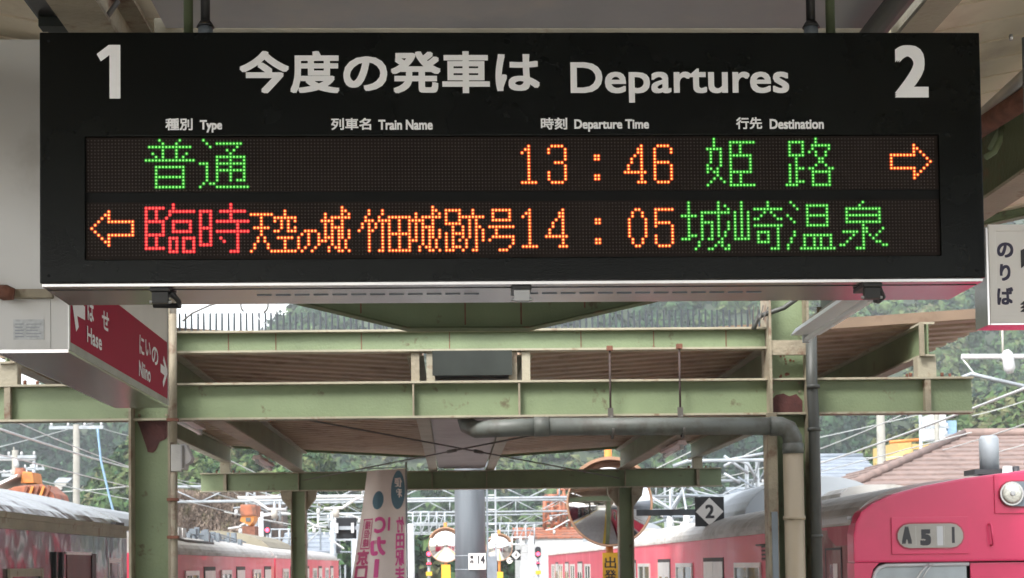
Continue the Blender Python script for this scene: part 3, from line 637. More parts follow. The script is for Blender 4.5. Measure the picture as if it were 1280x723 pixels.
for k in range(5):
    z = 2.459-k*.011
    q.box(-1.508, -1.478-.004*(k % 2), HY0-.0032, HY0-.0027, z-.004, z); q.box(-1.470, -1.418-.006*(k % 3), HY0-.0032, HY0-.0027, z-.004, z-.001)
q.build('small_print', 'sticker_print', st_)
YD = (0, 1, 0)
def side_text(s, pa, pb, bold, m='print'):
    bold *= .6            # pa top-left px, pb bottom-right px on the plane of the sign face
    a = onX(pa[0], pa[1], HX); b = onX(pb[0], pb[1], HX); zt = a.z; zb = b.z
    text(s, (HX+.0008, a.y, zb), YD, Z3, b.y-a.y, zt-zb, m, hb, bold)
side_text('は', (109, 372), (117, 405), .004); side_text('せ', (127, 386), (136, 416), .004)
side_text('Hase', (108.5, 407), (127, 439), .0035)
side_text('に', (174, 418), (180, 446), .004); side_text('い', (181.5, 424), (188, 448), .004); side_text('の', (189.5, 431), (197.5, 459), .004)
side_text('Niino', (173.5, 450), (188, 479), .0035)
def arrow(pts, m, parent):
    mb = MB()
    for ai, (a, b, w) in enumerate(pts):
        a = onX(*a, HX+.0004*ai); b = onX(*b, HX+.0004*ai); d = (b-a).normalized(); nn = Vector((1, 0, 0)).cross(d)*w/2; mb.add([a+nn+Vector((.001, 0, 0)), b+nn+Vector((.001, 0, 0)), b-nn+Vector((.001, 0, 0)), a-nn+Vector((.001, 0, 0))], [(0, 1, 2, 3)])
    mb.build('arrow', m, parent, fix=False)
arrow([((92, 379), (96.5, 412), .045), ((92, 384), (106, 392), .05), ((91.5, 380), (104, 377), .03)], 'print', hb)
arrow([((200.5, 460), (208, 466.5), .04), ((204, 448), (208.6, 466), .03), ((208.6, 464), (203.5, 481), .03)], 'print', hb)
# ---------------------------------------------------------------- boarding sign (right)
nb = thing('boarding_sign', 'white framed hanging sign with black lettering at the right edge beside the departure board', 'sign', (2.1, 5.06, 2.37))
NX0, NX1, NZ0, NZ1 = 1.786, 2.50, 2.375, 2.703
MB().box(NX0+.004, NX1-.004, 5.012, 5.125, NZ0+.004, NZ1-.004).build('housing', 'steel_dull', nb)
ring(MB(), (NX0, NX1, NZ0, NZ1), (NX0+.024, NX1-.024, NZ0+.030, NZ1-.022), 5.0, 5.011).build('frame', 'sign_white', nb, bevel=.002)
MB().box(NX0+.023, NX1-.023, 5.005, 5.0095, NZ0+.029, NZ1-.021).build('face', 'sign_white', nb)
MB().box(NX0+.002, NX1-.002, 5.004, 5.124, NZ0-.006, NZ0-.0005).build('bottom_plate', 'steel', nb)
MB().box(NX0-.008, NX0-.0005, 5.004, 5.124, NZ0-.006, NZ1-.01).build('side_plate', 'steel', nb)
for x in (1.95, 2.35): MB().tube([(x, 5.06, NZ1-.001), (x, 5.06, 3.35)], .012, 10).build('hanger_pipe', 'galv_dark', nb)
for ch, y0, y1 in (('の', 303, 322), ('り', 330, 351), ('ば', 359, 381)):
    a = at(1246.5 if ch != 'り' else 1250, y0, 5.0); b = at(1267.5 if ch != 'り' else 1264, y1, 5.0)
    text(ch, (a.x, 5.0042, b.z), X3, Z3, b.x-a.x, a.z-b.z, 'ink_blue', nb, .0022)
a = at(1274, 306, 5.0); text('2', (a.x, 5.0042, at(1274, 390, 5).z), X3, Z3, .20, a.z-at(1274, 390, 5).z, 'ink', nb, .012, 'platform_number')
# ---------------------------------------------------------------- trains
def arc(x0, x1, z0, z1, n=18, p=2.4):                  # superellipse roof profile from (x0,z0) over the crest z1 to (x1,z0)
    xm, a = (x0+x1)/2, (x1-x0)/2
    return [(xm-a*math.copysign(abs(math.cos(t))**(2/p), math.cos(t)), z0+(z1-z0)*max(0, math.sin(t))**(2/p)) for t in np.linspace(0, math.pi, n)]
def car(label, x0, x1, y0, y1, zg, zc, body, roof, group, near_side, p=2.4):
    t = thing('train_car', label, 'train', ((x0+x1)/2, (y0+y1)/2, -1.05), group)
    xs, dr = (x0, -1) if near_side == 'L' else (x1, 1)
    MB().box(x0, x1, y0, y1, -.85, zg).build('body', body, t, bevel=.01)
    MB().prism(arc(x0+.02, x1-.02, zg+.002, zc, 22, p), 'Y', y0+.01, y1-.01, smooth=False).build('roof', roof, t)
    MB().box(x0-.025, x1+.025, y0+.02, y1-.02, zg-.015, zg+.028).build('rain_gutter', roof if roof != 'silver_roof' else 'cream', t, bevel=.006)
    u = MB()
    for y in np.arange(y0+2, y1-2, 3.2): u.box(x0+.3, x1-.3, y, y+2.2, -1.0, -.86)
    u.build('underfloor_equipment', 'pipe_dark', t)
    for y in (y0+2.6, y0+4.7, y1-4.7, y1-2.6):
        for s in (-1, 1): MB().tube([((x0+x1)/2+s*.5, y, -.62), ((x0+x1)/2+s*.58, y, -.62)], .34, 18).build('wheel', 'rail', t)
    t['xs'] = xs; t['dr'] = dr; return t
def win(t, ya, yb, za, zb, frame='alu', glass='glass', mull=True, nm='window'):
    xs, dr = t['xs'], t['dr']
    X0, X1 = sorted((xs+dr*.002, xs+dr*.022))
    mb = MB(); w = .055
    for a in ((ya-w, yb+w, zb, zb+w), (ya-w, yb+w, za-w, za), (ya-w, ya, za, zb), (yb, yb+w, za, zb)): mb.box(X0, X1, *a)
    if mull: mb.box(X0, X1-.004 if dr > 0 else X1, (ya+yb)/2-.02, (ya+yb)/2+.02, za+.001, zb-.001)
    o = mb.build(nm, frame, t)
    g = sorted((xs+dr*.001, xs+dr*.008)); MB().box(g[0], g[1], ya+.001, yb-.001, za+.001, zb-.001).build('pane', glass, o)
    return o
def door(t, ya, yb, zt, leaf='alu', dbl=True):
    xs, dr = t['xs'], t['dr']; X0, X1 = sorted((xs+dr*.001, xs+dr*.006))
    o = MB().box(X0, X1, ya, yb, -.1, zt).build('door', 'dark_recess', t)
    X0, X1 = sorted((xs+dr*.0065, xs+dr*.012)); m = (ya+yb)/2
    for a, b in (((ya+.06, m-.01), (m+.01, yb-.04)) if dbl else ((ya+.06, yb-.04),)):
        MB().box(X0, X1, a, b, -.08, zt-.05).build('door_leaf', leaf, o)
        G0, G1 = sorted((xs+dr*.0125, xs+dr*.016)); w = (b-a)
        MB().prism([(a+w*.25+.0, .75), (b-w*.25, .75), (b-w*.2, .85), (b-w*.2, 1.3), (b-w*.3, 1.38), (a+w*.3, 1.38), (a+w*.2, 1.3), (a+w*.2, .85)], 'X', G0, G1).build('pane', 'glass', o)
    return o
# right train: cab car and the car behind
TX0, TX1, TC = 3.265, 6.07, 4.667
cabc = car('bright crimson train car at the right platform with rollsign and headlamp on its front', TX0, TX1, 12.42, 32.2, 1.90, 2.27, 'red_train', 'roof_pale', 'crimson train cars', 'L')
half = [(3.225, -.85), (3.225, 1.80), (3.245, 1.90), (3.29, 1.985), (3.38, 2.05), (3.55, 2.125), (3.80, 2.19), (4.15, 2.25), (TC, 2.31)]
prof = half+[(2*TC-x, z) for x, z in half[-2::-1]]
# front shell with a real windscreen opening: built of a lower part, pillars and a header above z = 1.585
WZ = 1.575
def clipz(pl, lo, hi):
    def cut(p, z, keep):
        o = []
        for i in range(len(p)):
            a, b = p[i], p[(i+1) % len(p)]; ia, ib = keep(a[1]), keep(b[1])
            if ia: o.append(a)
            if ia != ib: k = (z-a[1])/(b[1]-a[1]); o.append((a[0]+k*(b[0]-a[0]), z))
        return o
    return cut(cut(pl, lo, lambda v: v >= lo-1e-9), hi, lambda v: v <= hi+1e-9)
hdr = clipz(prof, WZ, 9)
MB().prism(hdr, 'Y', 12.28, 12.50).build('front_header', 'red_front', cabc, bevel=.018)
MB().prism(clipz(prof, -.85, .55), 'Y', 12.28, 12.50).build('front_lower', 'red_front', cabc, bevel=.012)
for a, b in ((3.225, 3.36), (2*TC-3.36, 2*TC-3.225)): MB().box(a, b, 12.281, 12.50, .551, WZ-.001).build('front_pillar', 'red_front', cabc)
MB().prism([(3.36, WZ-.001), (3.36, WZ-.12), (3.38, WZ-.05), (3.43, WZ-.001)], 'Y', 12.285, 12.36).build('corner_fillet', 'red_front', cabc)
ws = MB(); cn = [(3.395, .58), (3.395, 1.44), (3.41, 1.49), (3.44, 1.525), (3.49, 1.542), (TC-.52, 1.548), (TC-.50, .58)]
ws.prism(cn, 'Y', 12.318, 12.326); o = ws.build('windscreen', 'glass_pale', cabc)
fr_ = MB()
fr_.tube([(3.385, 12.315, .58), (3.385, 12.315, 1.44), (3.402, 12.315, 1.495), (3.435, 12.315, 1.533), (3.49, 12.315, 1.552), (TC-.5, 12.315, 1.556)], .016, 8)
fr_.build('frame', 'white_paint', o)
MB().box(TC-.49, TC+.49, 12.31, 12.33, .58, WZ-.01).build('gangway_door', 'red_front', cabc, bevel=.01)
MB().box(3.37, 2*TC-3.37, 12.38, 12.49, .56, WZ-.005).build('cab_interior', 'dark_recess', cabc)
o = MB().tube([(3.83, 12.27, 1.56), (3.76, 12.25, 1.50), (3.63, 12.25, 1.30), (3.56, 12.25, 1.1)], .007, 6).build('wiper', 'steel_dull', cabc)
MB().tube([(3.86, 12.27, 1.56), (3.80, 12.25, 1.50), (3.67, 12.25, 1.30)], .005, 6).build('wiper_link', 'steel_dull', o)
def stadium(x0, x1, z0, z1, n=8):
    r = (z1-z0)/2; zc = (z0+z1)/2
    return [(x1-r+r*math.cos(t), zc+r*math.sin(t)) for t in np.linspace(-math.pi/2, math.pi/2, n)]+[(x0+r+r*math.cos(t), zc+r*math.sin(t)) for t in np.linspace(math.pi/2, 1.5*math.pi, n)]
def W2(px, py, Y=12.28): p = at(px, py, Y); return p.x, p.z
def plate(px0, py0, px1, py1, o, name, y0=12.268):
    a, b = W2(px0, py0), W2(px1, py1); return MB().box(a[0], b[0], y0, 12.2795, b[1], a[1]).build(name, 'red_front', o, bevel=.004)
rs = plate(1113.5, 647, 1211, 692, cabc, 'rollsign_plate')
a, b = W2(1120.5, 655.5), W2(1203.5, 684.5)
MB().prism(stadium(a[0]-.012, b[0]+.012, b[1]-.012, a[1]+.012), 'Y', 12.262, 12.2675).build('rim', 'red_dark', rs)
MB().prism(stadium(a[0], b[0], b[1], a[1]), 'Y', 12.259, 12.2615).build('rollsign', 'plaster', rs)
def ft(s, x0, y0, x1, y1, bold):
    p, q = W2(x0, y0), W2(x1, y1); text(s, (p[0], 12.2583, q[1]), X3, Z3, q[0]-p[0], p[1]-q[1], 'galv_dark' if 0 else 'ink', rs, bold, 'lettering')
ft('A', 1126, 658.5, 1139, 680, .010); ft('5', 1149, 662, 1163, 682, .011)
for px in (1143.5, 1169, 1179):
    p, q = W2(px, 657.5), W2(px+.8, 682.5); MB().box(p[0], q[0], 12.2575, 12.2588, q[1], p[1]).build('divider', 'alu', rs)
p, q = W2(1170, 658), W2(1178, 682); MB().box(p[0], q[0], 12.2578, 12.2586, q[1], p[1]).build('blank_card', 'white_paint', rs)
p, q = W2(1188.5, 659), W2(1192.5, 679); MB().box(p[0], q[0], 12.2576, 12.2586, q[1], p[1]).build('lettering', 'ink', rs)
hp = plate(1242, 594, 1345, 641, cabc, 'headlamp_plate')
a, b = W2(1248, 602.5), W2(1334, 632.5)
MB().prism(stadium(a[0]-.010, b[0]+.010, b[1]-.010, a[1]+.010), 'Y', 12.258, 12.2675).build('rim', 'red_dark', hp)
MB().prism(stadium(a[0], b[0], b[1], a[1]), 'Y', 12.250, 12.2575).build('recess', 'galv_dark', hp)
for px in (1262.5, 1320):
    c = W2(px, 617.5)
    h = MB().tube([(c[0], 12.2495, c[1]), (c[0], 12.232, c[1])], [.092, .096], 24).build('headlamp', 'alu', hp)
    MB().tube([(c[0], 12.2315, c[1]), (c[0], 12.222, c[1]), (c[0], 12.217, c[1])], [.084, .06, .01], 24).build('lens', 'lens', h)
    MB().tube([(c[0], 12.2165, c[1]), (c[0], 12.213, c[1])], [.022, .015], 10).build('bulb', 'white_paint', h)
a, b = W2(1237, 655), W2(1239, 682)
MB().tube([(a[0]-.005, 12.28, a[1]), (a[0]-.005, 12.235, a[1]-.01), (b[0], 12.235, b[1]+.01), (b[0], 12.28, b[1])], .009, 8).build('grab_handle', 'red_front', cabc)
# stained vestibule side, doors, windows, louvre, roof gear of the cab car
MB().box(TX0-.004, TX0-.001, 12.5, 14.4, -.1, 1.86).build('stained_panel', 'red_stained', cabc)
MB().box(TX0-.03, TX0+.22, 12.52, 13.4, 1.905, 1.955).build('drip_rail', 'white_paint', cabc, bevel=.01)
MB().prism([(12.46, 1.72), (13.0, 1.72), (13.25, 1.80), (13.3, 1.88), (12.46, 1.885)], 'X', TX0-.007, TX0-.0045).build('scraped_patch', 'red_dark', cabc)
cd_ = MB().box(TX0-.009, TX0-.0045, 12.82, 13.34, -.1, 1.685).build('crew_door', 'red_stained', cabc)
for a in ((12.80, 12.825, -.1, 1.70), (13.335, 13.36, -.1, 1.70), (12.80, 13.36, 1.6855, 1.705)): MB().box(TX0-.012, TX0-.009, *a).build('door_seal', 'ink', cd_)
MB().box(TX0-.013, TX0-.0095, 12.95, 13.2, .8, 1.56).build('pane', 'glass', cd_)
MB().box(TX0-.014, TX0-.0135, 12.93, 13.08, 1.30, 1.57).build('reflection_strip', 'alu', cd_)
lo = MB().box(TX0-.006, TX0-.001, 15.65, 16.15, 1.60, 1.78).build('louvre', 'red_dark', cabc)
for k in range(4): MB().box(TX0-.012, TX0-.0065, 15.67, 16.13, 1.615+k*.042, 1.635+k*.042).build('slat', 'dark_recess', lo)
MB().tube([(TX0-.03, 16.3, 1.77), (TX0-.03, 15.8, 1.765)], .012, 6).build('hook', 'wire_dark', lo)
for ya, yb in ((16.25, 17.65), (20.9, 22.3), (25.4, 26.9), (28.9, 30.3)): win(cabc, ya, yb, .75, 1.53)
for ya, yb in ((18.45, 19.95), (23.0, 24.4), (27.3, 28.5)): door(cabc, ya, yb, 1.65)
MB().prism(arc(3.72, 5.62, 2.14, 2.68, 16, 2.1), 'Y', 19.5, 23.8).build('air_conditioner', 'ac_grey', cabc, bevel=.01)
MB().prism(arc(3.80, 5.54, 2.10, 2.52, 12, 2.6), 'Y', 23.81, 24.6).build('air_conditioner_end', 'galv', cabc)
for y in (16.6, 27.5): MB().prism(arc(4.2, 5.1, 2.2, 2.42, 8, 3), 'Y', y, y+.9).build('roof_vent', 'roof_pale', cabc)
q = at(1237, 590, 14.0)
v = MB().tube([(q.x, 14, 2.2), (q.x, 14, q.z+.02)], .10, 16).build('whistle_base', 'ink', cabc)
MB().tube([(q.x, 14, q.z+.0205), (q.x, 14, at(1237, 549, 14).z), (q.x, 14, at(1237, 545, 14).z)], [.088, .088, .07], 20).build('whistle', 'galv', v)
MB().box(q.x-.19, q.x+.10, 13.85, 14.15, q.z-.03, q.z+.018).build('bracket', 'ink', v)
for px, w, c in ((1259, .07, 'white_paint'), (1270, .05, 'ink'), (1262, .04, 'galv')):
    p = at(px, 583, 13.8); MB().tube([(p.x, 13.8, 2.2), (p.x, 13.8, p.z)], [w, w*.6], 8).build('roof_fitting', c, cabc)
c2_ = clone(cabc, (TC, 12.42+9.89+20.15, -1.05), 'second crimson train car, running on beyond the one with the headlamp')
for o in list(c2_.children):                          # the second car has no cab front
    if any(o.name.startswith(k) for k in ('front_', 'corner', 'windscreen', 'gangway', 'cab_int', 'wiper', 'rollsign', 'headlamp', 'grab', 'stained', 'drip', 'scraped', 'crew', 'louvre', 'whistle', 'roof_fitting')):
        for k in list(o.children_recursive): bpy.data.objects.remove(k)
        bpy.data.objects.remove(o)
for o in c2_.children:
    if o.name.startswith('body'): o.data = o.data.copy(); o.data.materials[0] = MATS['red_dark']
# overhead collector and rods on the roof of the right train
pg = thing('pantograph', 'folded grey pantograph frame of rods on the right train roof behind the number two sign', 'pantograph', (4.67, 26.5, 2.27))
for s in (-1, 1):
    MB().tube([(4.67+s*.75, 25.6, 2.42), (4.67+s*.62, 26.9, 2.95), (4.67+s*.55, 25.9, 3.30)], .022, 6).build('arm', 'galv', pg)
    MB().tube([(4.67+s*.75, 27.6, 2.42), (4.67+s*.62, 26.6, 2.85), (4.67+s*.45, 27.3, 3.1)], .018, 6).build('arm', 'galv_dark', pg)
    MB().tube([(4.67+s*.75, 25.6, 2.42), (4.67-s*.6, 26.9, 2.9)], .014, 6).build('brace', 'galv', pg)
    for y in (25.6, 27.6): MB().tube([(4.67+s*.75, y, 2.15), (4.67+s*.75, y, 2.42)], .06, 8).build('insulator', 'white_paint', pg)
MB().tube([(3.75, 25.9, 3.22), (4.0, 25.9, 3.31), (5.35, 25.9, 3.31), (5.6, 25.9, 3.22)], .03, 8).build('collector_bow', 'galv', pg)
for y in (25.6, 27.6): MB().tube([(3.8, y, 2.42), (5.5, y, 2.42)], .03, 8).build('base_bar', 'galv_dark', pg)
# left trains
sv = car('glossy silver train car with partly painted pink and grey reflections at the left platform edge', -5.8, -3.0, -5, 14.4, 1.97, 2.365, 'silver_body', 'silver_roof', None, 'R', 1.6)
MB().box(-3.0015, -2.985, -4.9, 14.3, 1.885, 1.955).build('cream_band', 'cream', sv)
d = MB().box(-2.9995, -2.994, 12.15, 13.05, -.1, 1.72).build('door', 'door_brown', sv)
MB().box(-2.9945, -2.985, 12.95, 13.10, -.1, 1.735).build('door_edge', 'ink', d); MB().box(-2.9945, -2.987, 12.10, 12.94, 1.722, 1.745).build('door_top', 'alu', d)
for y in (11.75, 11.95): MB().box(-2.999, -2.98, y, y+.05, 1.48+.06*(y > 11.8), 1.74).build('door_rail', 'ink', sv)
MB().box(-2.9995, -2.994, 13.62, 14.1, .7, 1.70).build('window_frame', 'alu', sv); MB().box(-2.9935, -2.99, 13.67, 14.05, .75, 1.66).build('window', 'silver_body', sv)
MB().box(-2.9895, -2.986, 13.74, 14.0, .75, 1.50).build('inner_pane', 'dark_recess', sv)
for y in (8.4, 10.6): win(sv, y, y+.75, .8, 1.56, 'cream', 'glass', False)
MB().box(-3.2, -3.02, 14.0, 14.38, 1.98, 2.03).build('corner_cap', 'ink', sv)
rc = car('faded crimson train car with pale roof beyond the silver car on the left track', -5.8, -3.0, 16.0, 26.2, 1.77, 2.06, 'red_train', 'roof_pale', 'crimson train cars', 'R')
rc2 = car('farthest faded crimson car of the left train, with a brown roof hood', -5.8, -3.0, 26.4, 41.0, 1.77, 2.04, 'red_train', 'roof_pale', 'crimson train cars', 'R')
for t_, ys in ((rc, (17.5, 20.2, 23.4)), (rc2, (27.5, 30.2, 33.4, 36.6))):
    for y in ys: win(t_, y, y+.8, .75, 1.52)
for t_, ys in ((rc, (18.8, 21.6, 24.8)), (rc2, (28.8, 31.6, 34.8, 38.2))):
    for y in ys: door(t_, y, y+.9, 1.62, dbl=False)
MB().prism(arc(-5.3, -3.35, 1.9, 2.32, 12, 2.2), 'Y', 16.3, 18.6).build('air_conditioner', 'ac_grey', rc, bevel=.01)
for k in range(4): MB().box(-3.75+.0*k, -3.40, 18.75+k*.32, 19.0+k*.32, 1.9, 2.12).build('equipment_box', 'white_panel', rc, bevel=.03)
MB().tube([(-3.2, 16.3, 2.0), (-3.2, 18.0, 1.96), (-3.15, 18.3, 1.93), (-3.15, 20.5, 1.93)], .02, 6).build('roof_pipe', 'wire_dark', rc)
q = MB()
for k in range(26): x, y, s = random.uniform(-3.9, -3.25), random.uniform(20.3, 24.5), random.uniform(.03, .09); q.box(x, x+s, y, y+s*2, 1.9, 2.0+random.uniform(0, .18))
for k in range(5): q.tube([(-3.3-.1*k, 20.2, 2.02+.02*k), (-3.4-.1*k, 22.5, 2.1), (-3.25-.1*k, 24.5, 2.0)], .012, 5)
q.build('roof_fittings', 'galv_dark', rc, kind='stuff')
MB().prism(arc(-5.4, -3.25, 1.85, 2.28, 12, 2.0), 'Y', 28.0, 32.5).build('roof_hood', 'roof_brown', rc2)
# ---------------------------------------------------------------- platform things near the second frame
def mirror(px, py, Y, dia, label, sign_top=None, rz=0, chars=True, polew=.055, tilt=.0):
    c = at(px, py, Y); R = dia/2; t = thing('platform_mirror', label, 'mirror', (c.x, Y, 0), 'round convex mirrors along the platform')
    MB().tube([(c.x, Y+.12, .01), (c.x, Y+.12, c.z+R+.18)], polew, 14).build('post', 'orange', t)
    n = 40; bowl = MB(); vs = [(c.x, Y-.02-R*.20, c.z)]
    for i in range(1, 9):
        r = R*.94*i/8; yy = Y-.02-R*.20*(1-(i/8)**2)
        vs += [(c.x+r*math.cos(2*math.pi*k/n), yy, c.z+r*math.sin(2*math.pi*k/n)) for k in range(n)]
    fs = [(0, 1+(k+1) % n, 1+k) for k in range(n)]+[(1+i*n+k, 1+i*n+(k+1) % n, 1+(i+1)*n+(k+1) % n, 1+(i+1)*n+k) for i in range(7) for k in range(n)]
    bowl.add(vs, fs, 0, True); bowl.build('convex_mirror', 'mirror', t)
    ringp = [(c.x+R*.97*math.cos(a), Y-.02, c.z+R*.97*math.sin(a)) for a in np.linspace(0, 2*math.pi, 49)]
    MB().tube(ringp, R*.024, 8, caps=False).build('rim', 'mirror_rim', t)
    MB().tube([(c.x, Y+.0, c.z), (c.x, Y+.06, c.z)], R*.98, 40).build('back_shell', 'orange', t)
    h = MB().prism([(c.x+R*1.06*math.cos(a), c.z+R*1.06*math.sin(a)) for a in np.linspace(.15*math.pi, .85*math.pi, 20)]+[(c.x+R*.99*math.cos(a), c.z+R*.99*math.sin(a)) for a in np.linspace(.85*math.pi, .15*math.pi, 20)], 'Y', Y-.16, Y+.02).build('hood', 'mirror_rim', t)
    if sign_top:
        zt = at(px, sign_top, Y).z; w = dia*.088 if chars else dia*.13
        pl = MB().box(c.x-w, c.x+w, Y+.03, Y+.05, zt-w*8, zt).build('sign_plate', 'yellow', t)
        if chars:
            for k, ch in enumerate('出発反応標識'):
                s = w*1.50; text(ch, (c.x-s/2, Y+.0292, zt-.04-(k+1)*s*1.12), X3, Z3, s, s, 'ink', pl, .0035)
    return t
mirror(762, 629.5, 22, 1.25, 'largest round mirror, half behind the right small column, above a yellow plate', 691)
mirror(557, 682, 50, 1.12, 'round mirror partly hidden by the left edge of the thick grey pole', 706, chars=False)
mirror(624, 685, 64, 1.12, 'small round mirror right of the ladder beside the thick grey pole', 715, chars=False)
def board_sign(px0, py0, px1, py1, Y, ch, label, armto=None):
    a, b = at(px0, py0, Y), at(px1, py1, Y); cx, cz, w = (a.x+b.x)/2, (a.z+b.z)/2, (b.x-a.x)/2
    t = thing('stop_marker', label, 'sign', (cx, Y, cz))
    MB().box(a.x, b.x, Y, Y+.02, b.z, a.z).build('plate', 'black_sign', t)
    k = w*.96; o = MB().prism([(cx-k, cz), (cx, cz-k), (cx+k, cz), (cx, cz+k)], 'Y', Y-.003, Y-.0005).build('diamond', 'sign_white', t)
    text(ch, (cx-w*.30, Y-.0045, cz-w*.46), X3, Z3, w*.62, w*.94, 'ink', o, w*.035)
    if armto: MB().box(armto, a.x-.001, Y+.005, Y+.03, cz-.045, cz+.035).build('arm', 'pole_grey', t)
    return t
board_sign(868.5, 621.5, 905.5, 658, 20.35, '2', 'black square sign with the number two in a white diamond, on an arm', 2.45)
board_sign(639, 687.5, 651, 700.5, 66, '4', 'tiny black sign with the number four in a white diamond')
p = at(637, 701, 66); t = thing('round_marker', 'tiny white round marker with a black cross below the number four sign', 'sign', (p.x, 66, p.z))
MB().disc((p.x, 66, p.z), .13, 16).build('disc', 'sign_white', t)
MB().bar((p.x-.07, 65.99, p.z-.07), (p.x+.07, 65.99, p.z+.07), .01, .02).bar((p.x-.07, 65.985, p.z+.07), (p.x+.07, 65.985, p.z-.07), .01, .02).build('cross', 'ink', t)
# grey round pole with the number plate
gp = at(587.5, 650, 26); po = thing('round_pole', 'thick dark grey round pole with a white plate numbered fourteen', 'pole', (gp.x, 26, 0))
MB().tube([(gp.x, 26, .01), (gp.x, 26, 2.3), (gp.x, 26, 8.2)], [.262, .258, .23], 32).build('pole', 'pole_grey', po)
for py in (695, 712): z = at(587, py, 26).z; MB().tube([(gp.x, 26, z-.006), (gp.x, 26, z+.006)], .266, 32).build('band', 'galv', po)
a, b = at(585.5, 692, 25.72), at(607.5, 712, 25.72)
pl = MB().box(a.x, b.x, 25.715, 25.725, b.z, a.z).build('number_plate', 'sign_white', po)
def pt(s, x0, y0, x1, y1, bold, m='ink'):
    p, q = at(x0, y0, 25.7), at(x1, y1, 25.7); text(s, (p.x, 25.712, q.z), X3, Z3, q.x-p.x, p.z-q.z, m, pl, bold)
pt('1', 597.3, 694.5, 599.3, 705, .008); pt('4', 600.6, 694.5, 606.3, 705, .008); pt('構', 587.5, 694.5, 592, 699, .004); pt('内', 587.5, 700, 592, 705, .004)
# ladder mast next to it
lm = thing('ladder_mast', 'pale narrow ladder mast standing just right of the thick grey pole', 'mast', (at(614, 650, 34).x, 34, 0))
xa, xb = at(609, 650, 34).x, at(619.5, 650, 34).x
for x in (xa, xb): MB().box(x-.02, x+.02, 33.97, 34.03, .01, 7.5).build('rail', 'galv' if x == xb else 'galv_dark', lm)
for k in range(16): MB().box(xa+.021, xb-.021, 33.99, 34.01, 1.2+k*.32, 1.225+k*.32).build('rung', 'white_paint', lm)
MB().box(xa-.01, xb+.01, 33.9, 33.96, -.1, 1.78).build('cabinet', 'galv_dark', lm)
MB().box(xb-.1, xb+.04, 33.9, 33.96, 2.05, 2.28).build('tag', 'white_paint', lm)
# banner seen from behind
bn = thing('nobori_banner', 'tall pale advertising banner with pink lettering seen from behind, rippling on a thin pole', 'banner', (-.58, 19.7, 0))
MB().tube([(-.572, 19.7, .01), (-.572, 19.7, 2.93)], .012, 8).build('pole', 'galv', bn)
def bpt(u, v):                                        # u 0..1 from the pole to the free edge, v 0..1 downwards
    w = .485+.35*v*1.0; x = -.585-u*w; z = 2.845-v*2.35-.03*u
    return Vector((x, 19.7+.055*math.sin(u*7+v*3.2)*u+.02*math.sin(v*9), z))
vs = [bpt(i/16, j/50) for j in range(51) for i in range(17)]
bmesh_ = MB().add(vs, [(j*17+i, j*17+i+1, (j+1)*17+i+1, (j+1)*17+i) for j in range(50) for i in range(16)], 0, True)
cl = bmesh_.build('cloth', 'banner', bn)
MB().tube([(-.572, 19.7, 2.86), (-1.07, 19.71, 2.84)], .008, 6).build('top_rod', 'galv', bn)
def btext(s, u0, v0, u1, v1, m, bold=.012):           # mirrored print that follows the cloth; u0 > u1 reading left to right from the front
    v, f = glyphs(s); xs = [a for a, _ in v]; ys = [b for _, b in v]; mb = MB()
    offs = [(0, 0)]+[(bold*math.cos(k*math.pi/4), bold*math.sin(k*math.pi/4)) for k in range(8)]
    for i, (ox, oy) in enumerate(offs):
        q = []
        for a, b in v:
            U = (a-min(xs))/(max(xs)-min(xs))+ox/.5; V = 1-(b-min(ys))/(max(ys)-min(ys))+oy/.5
            p = bpt(u0+(u1-u0)*U, v0+(v1-v0)*V); q.append(p+Vector((0, -.004-.0004*i, 0)))
        mb.add(q, f)
    mb.build('printed_character', m, cl, fix=False)
for k, ch in enumerate('竹田駅まで'): btext(ch, .04, .265+k*.09, .20, .345+k*.09, 'banner_pink', .02)
btext('I', .34, .265, .38, .33, 'banner_pink', .03); btext('C', .44, .26, .66, .34, 'banner_pink', .03)
for k, ch in enumerate('カード'): btext(ch, .42, .37+k*.12, .70, .46+k*.12, 'banner_pink', .04) if ch != 'ー' else btext('｜', .52, .37+k*.12, .60, .46+k*.12, 'banner_pink', .03)
for k, ch in enumerate('播但線'): btext(ch, .76, .275+k*.048, .88, .318+k*.048, 'banner_red', .02)
for k, ch in enumerate('京口駅から'): btext(ch, .74, .435+k*.085, .95, .51+k*.085, 'banner_red', .03)
def bpatch(poly, m, dy=-.003, nm='printed_patch'):
    n = 0; c = (sum(p[0] for p in poly)/len(poly), sum(p[1] for p in poly)/len(poly)); mb = MB()
    cv = bpt(*c)+Vector((0, dy-.002, 0)); q = [bpt(*p)+Vector((0, dy-.002, 0)) for p in poly]
    mb.add([cv]+q, [(0, 1+k, 1+(k+1) % len(q)) for k in range(len(q))]); mb.build(nm, m, cl, fix=False)
bpatch([(.18+.17*math.cos(a), .115+.105*math.sin(a)) for a in np.linspace(0, 2*math.pi, 28)], 'banner_blue')
for k, ch in enumerate('便利'): btext(ch, .09, .05+k*.06, .27, .10+k*.06, 'banner', .02)
for e in (((.72, .268), (.73, .425), (.745, .425), (.735, .268)), ((.90, .268), (.91, .425), (.925, .425), (.915, .268)), ((.72, .262), (.72, .270), (.925, .270), (.925, .262)), ((.73, .420), (.73, .428), (.925, .428), (.925, .420))):
    bpatch(e, 'banner_red', nm='printed_border')
bpatch([(.64+.13*math.cos(a), .165+.05*math.sin(a)) for a in np.linspace(0, 2*math.pi, 20)], 'banner_blue', nm='plain_blue_spot')
